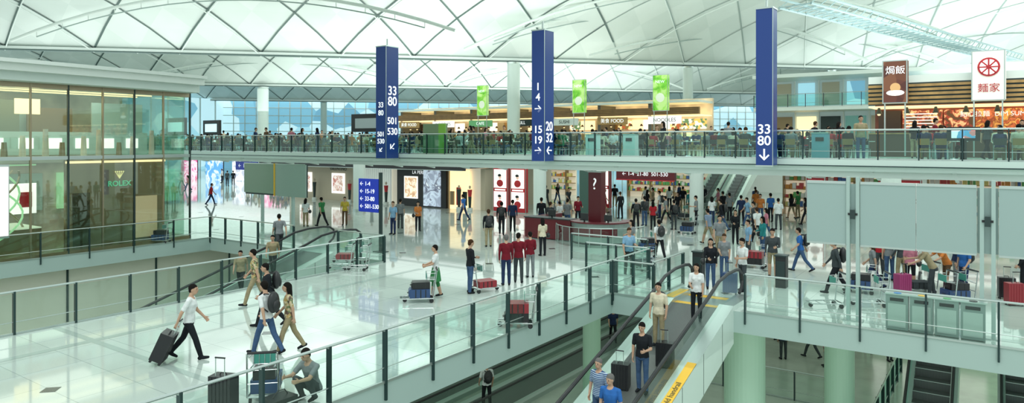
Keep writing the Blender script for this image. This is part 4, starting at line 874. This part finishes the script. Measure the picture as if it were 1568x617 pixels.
inst(SC[2], 'suitcase', G(1118, 450), .2)
for (kind, u, v, hd, s, p, bg) in [('stand', -7.62, 17.9, 145, 'cream', 'khaki', 'pack'), ('hold', -7.2, 15.9, 150, 'black', 'jeans', None), ('stand', -7.5, 14.2, 135, PLAID, 'jeans', None), ('stand', -6.98, 13.75, 150, 'blue', 'dgrey', None), ('fstand', -7.1, 19.4, 160, 'white', 'black', None)]:
    person(kind, (u, v, zr(v)), hd, s, p, bag=bg, name='woman_on_ramp' if kind[0] == 'f' else 'man_on_ramp', hair=HAIRG if v < 15 else None)
inst(SC[0], 'suitcase', (-7.78, 15.9, zr(15.7)), .2); inst(SC[0], 'suitcase', (-7.1, 17.1, zr(16.9)), .2)
person('stand', (-15.5, 20.5, -4.96), 20, 'white', 'black', bag='pack'); person('walk', (-15.6, 31, -4.96), 180, 'navy', 'black'); person('walk2', (-17.9, 17.5, -4.96), 180, 'white', 'dgrey', bag='pack')
for i, (u, v) in enumerate([(-8, 33), (-7, 34), (-6.2, 33), (-9, 36), (-5, 36.5), (-4, 35.5), (-8.5, 31), (-9.8, 33)]): person(['stand', 'walk', 'fstand'][i % 3], (u, v, -5), 40 * i, ['navy', 'black', 'pink', 'white', 'red', 'lblue'][i % 6], 'dgrey')
railing((-10.5, 28), (-5, 28), z=-5, drop=0); railing((-3.4, 24), (-3.4, 34), z=-5, drop=0, gm=GLD)
for v in (16.5, 18): person('walk', (-24.8, v, zr(v)), 190, 'khaki', 'black')

# ------------------------------------------------------------------ food-court seating
TW = mat('table_top', (.66, .7, .66), .3); CHW = mat('chair_wood', (.34, .2, .07), .4); CHD = mat('chair_dark', (.04, .045, .045), .4)
b = MB(); b.bx(-.55, .55, -.35, .35, .72, .75, TW); b.cyl((0, 0, .02), (0, 0, .72), .035, .035, STEEL); b.cyl((0, 0, 0), (0, 0, .03), .28, .26, STEEL, 20)
b.bx(-.35, -.1, -.2, .0, .75, .77, REDM); b.cyl((.2, .1, .75), (.2, .1, .87), .03, .035, LIT); b.cyl((.05, -.15, .75), (.05, -.15, .8), .05, .08, WHITE)
TM = b.mesh('dining_table')
def chair_mesh(m):
    b = MB(); b.bx(-.21, .21, -.2, .2, .43, .46, m)
    for x in (-.19, .19):
        b.tube([(x, .18, 0), (x, .17, .43)], .013, CHROME, 6); b.tube([(x, -.22, 0), (x, -.19, .44), (x, -.24, .84)], .013, CHROME, 6)
    b.add([(-.19, -.21, .6), (.19, -.21, .6), (.19, -.24, .84), (-.19, -.24, .84), (-.19, -.23, .6), (.19, -.23, .6), (.19, -.26, .84), (-.19, -.26, .84)], [(0, 1, 2, 3), (7, 6, 5, 4), (3, 2, 6, 7), (0, 4, 5, 1), (0, 3, 7, 4), (1, 5, 6, 2)], m)
    return b.mesh('dining_chair')
CH = [chair_mesh(CHW), chair_mesh(CHD)]
rng = random.Random(11); cols = ['white', 'black', 'grey', 'navy', 'red', 'black', 'cream', 'dgrey', 'pink', 'dgrey', 'black', 'green', 'orange', 'khaki', 'maroon', 'brown', 'navy', 'black']
for row, v in enumerate((31.05, 33.6, 36.4, 39.3)):
    u = -62 + row * .9
    while u < (7 if v < 36 else -6.5):
        if rng.random() < .95:
            uu = u + rng.uniform(-.25, .25); vv = v + rng.uniform(-.12, .12)
            inst(TM, 'dining_table', (uu, vv, 4.2), 0)
            for (du, dv, ang) in ((-.28, -.52, 0), (.28, -.52, 0), (-.28, .52, 180), (.28, .52, 180)):
                if rng.random() < .85:
                    a = math.radians(ang); inst(CH[rng.random() < .5], 'dining_chair', (uu + du, vv + dv * 1.15, 4.2), a)
                    if rng.random() < .82:
                        k = rng.choice(['sit', 'sit2', 'sit3']); sg = 1 if ang == 0 else -1
                        person(k, (uu + du, vv + dv * 1.15 - sg * .02, 4.2), ang - 35, rng.choice(cols), rng.choice(['jeans', 'black', 'khaki']), sleeve='same' if rng.random() < .4 else 'skin')
        u += 2.3
for i in range(52):
    u = -60 + i * 1.29 + rng.uniform(-.3, .3); v = rng.choice([29.95, 35.0, 37.85, 41, 44])
    if v > 35.5 and u > -6.5: v = 35.0
    if v < 30 and any(abs(u - UV(px, 29.5)[0]) < 1.3 for px in (665, 905, 963, 1255, 1475)): v = 35.0
    person(rng.choice(['stand', 'walk', 'fstand', 'hold', 'fwalk']), (u, v, 4.2), rng.uniform(0, 360), rng.choice(cols), rng.choice(['jeans', 'black', 'khaki']))
for i in range(30):
    person(rng.choice(['stand', 'walk', 'fstand', 'hold']), (-54 + i * 1.1, rng.uniform(48, 53), 4.2), rng.uniform(-60, 60), rng.choice(cols), 'black')
for i in range(40):
    u = -60 + i * 1.3; v = rng.uniform(42.5, 44.6) if i % 2 else rng.uniform(46.8, 48)
    if -53 < u < -29: u = -66 + (u + 53) * .45
    person(rng.choice(['stand', 'walk', 'fstand', 'fwalk']), (u, v, 0), rng.uniform(0, 360), rng.choice(cols), rng.choice(['jeans', 'black', 'khaki', 'dgrey']))

# ------------------------------------------------------------------ light
w = bpy.data.worlds.new('World'); sc.world = w; w.use_nodes = True; nt = w.node_tree
bg = nt.nodes['Background']; bg.inputs['Color'].default_value = (.87, 1, .955, 1); bg.inputs['Strength'].default_value = .7
def area(name, loc, sx, sy, e, up=False, col=(.93, 1, .965)):
    l = bpy.data.lights.new(name, 'AREA'); l.shape = 'RECTANGLE'; l.size = sx; l.size_y = sy; l.energy = e; l.color = col
    o = bpy.data.objects.new(name, l); sc.collection.objects.link(o); o.location = loc
    if up: o.rotation_euler = (math.pi, 0, 0)
    return o
area('uplight', (-25, 45, 9.2), 60, 10, 2500, True); area('uplight', (-60, 70, 9.2), 60, 30, 4000, True); area('uplight', (15, 60, 9.2), 40, 40, 4300, True)  # unseen upward area lights, added to brighten the vaults; no fixtures behind them
area('uplight', (-25, 85, 9.2), 70, 25, 3800, True); area('uplight', (-60, 30, 9.2), 30, 20, 1300, True)
area('deck_downlight', (-22, 36, 12.3), 60, 12, 1600); area('deck_downlight', (-70, 50, 12.3), 40, 40, 1900); area('deck_downlight', (-30, 58, 9.0), 36, 3, 150, col=(1, .85, .6))  # added area lights brightening the deck from above, not actual fittings
area('underdeck_light', (-25, 36, 3.4), 60, 10, 1000); area('underdeck_light', (-70, 45, 3.4), 40, 25, 1700); area('underdeck_light', (-5, 56, 3.4), 24, 16, 520); area('underdeck_light', (-35, 52, 3.4), 30, 8, 480)
area('lower_light', (-15, 25, -.8), 30, 40, 620, col=(.9, 1, .87)); area('lower_light', (-27, 5, -.8), 8, 26, 240, col=(1, 1, .85)); area('lower_light', (0, 32, -.8), 20, 10, 420, col=(.8, 1, .8))
area('boutique_light', (-37, 8, 7.0), 5, 18, 200, col=(1, .95, .82)); area('boutique_light', (-37, 8, 3.8), 5, 18, 150, col=(.95, 1, .85))
s = bpy.data.lights.new('sun', 'SUN'); s.energy = .6; s.angle = .5; so = bpy.data.objects.new('sun', s); sc.collection.objects.link(so); so.rotation_euler = (math.radians(25), math.radians(15), 0)
print('objects', len(bpy.data.objects))
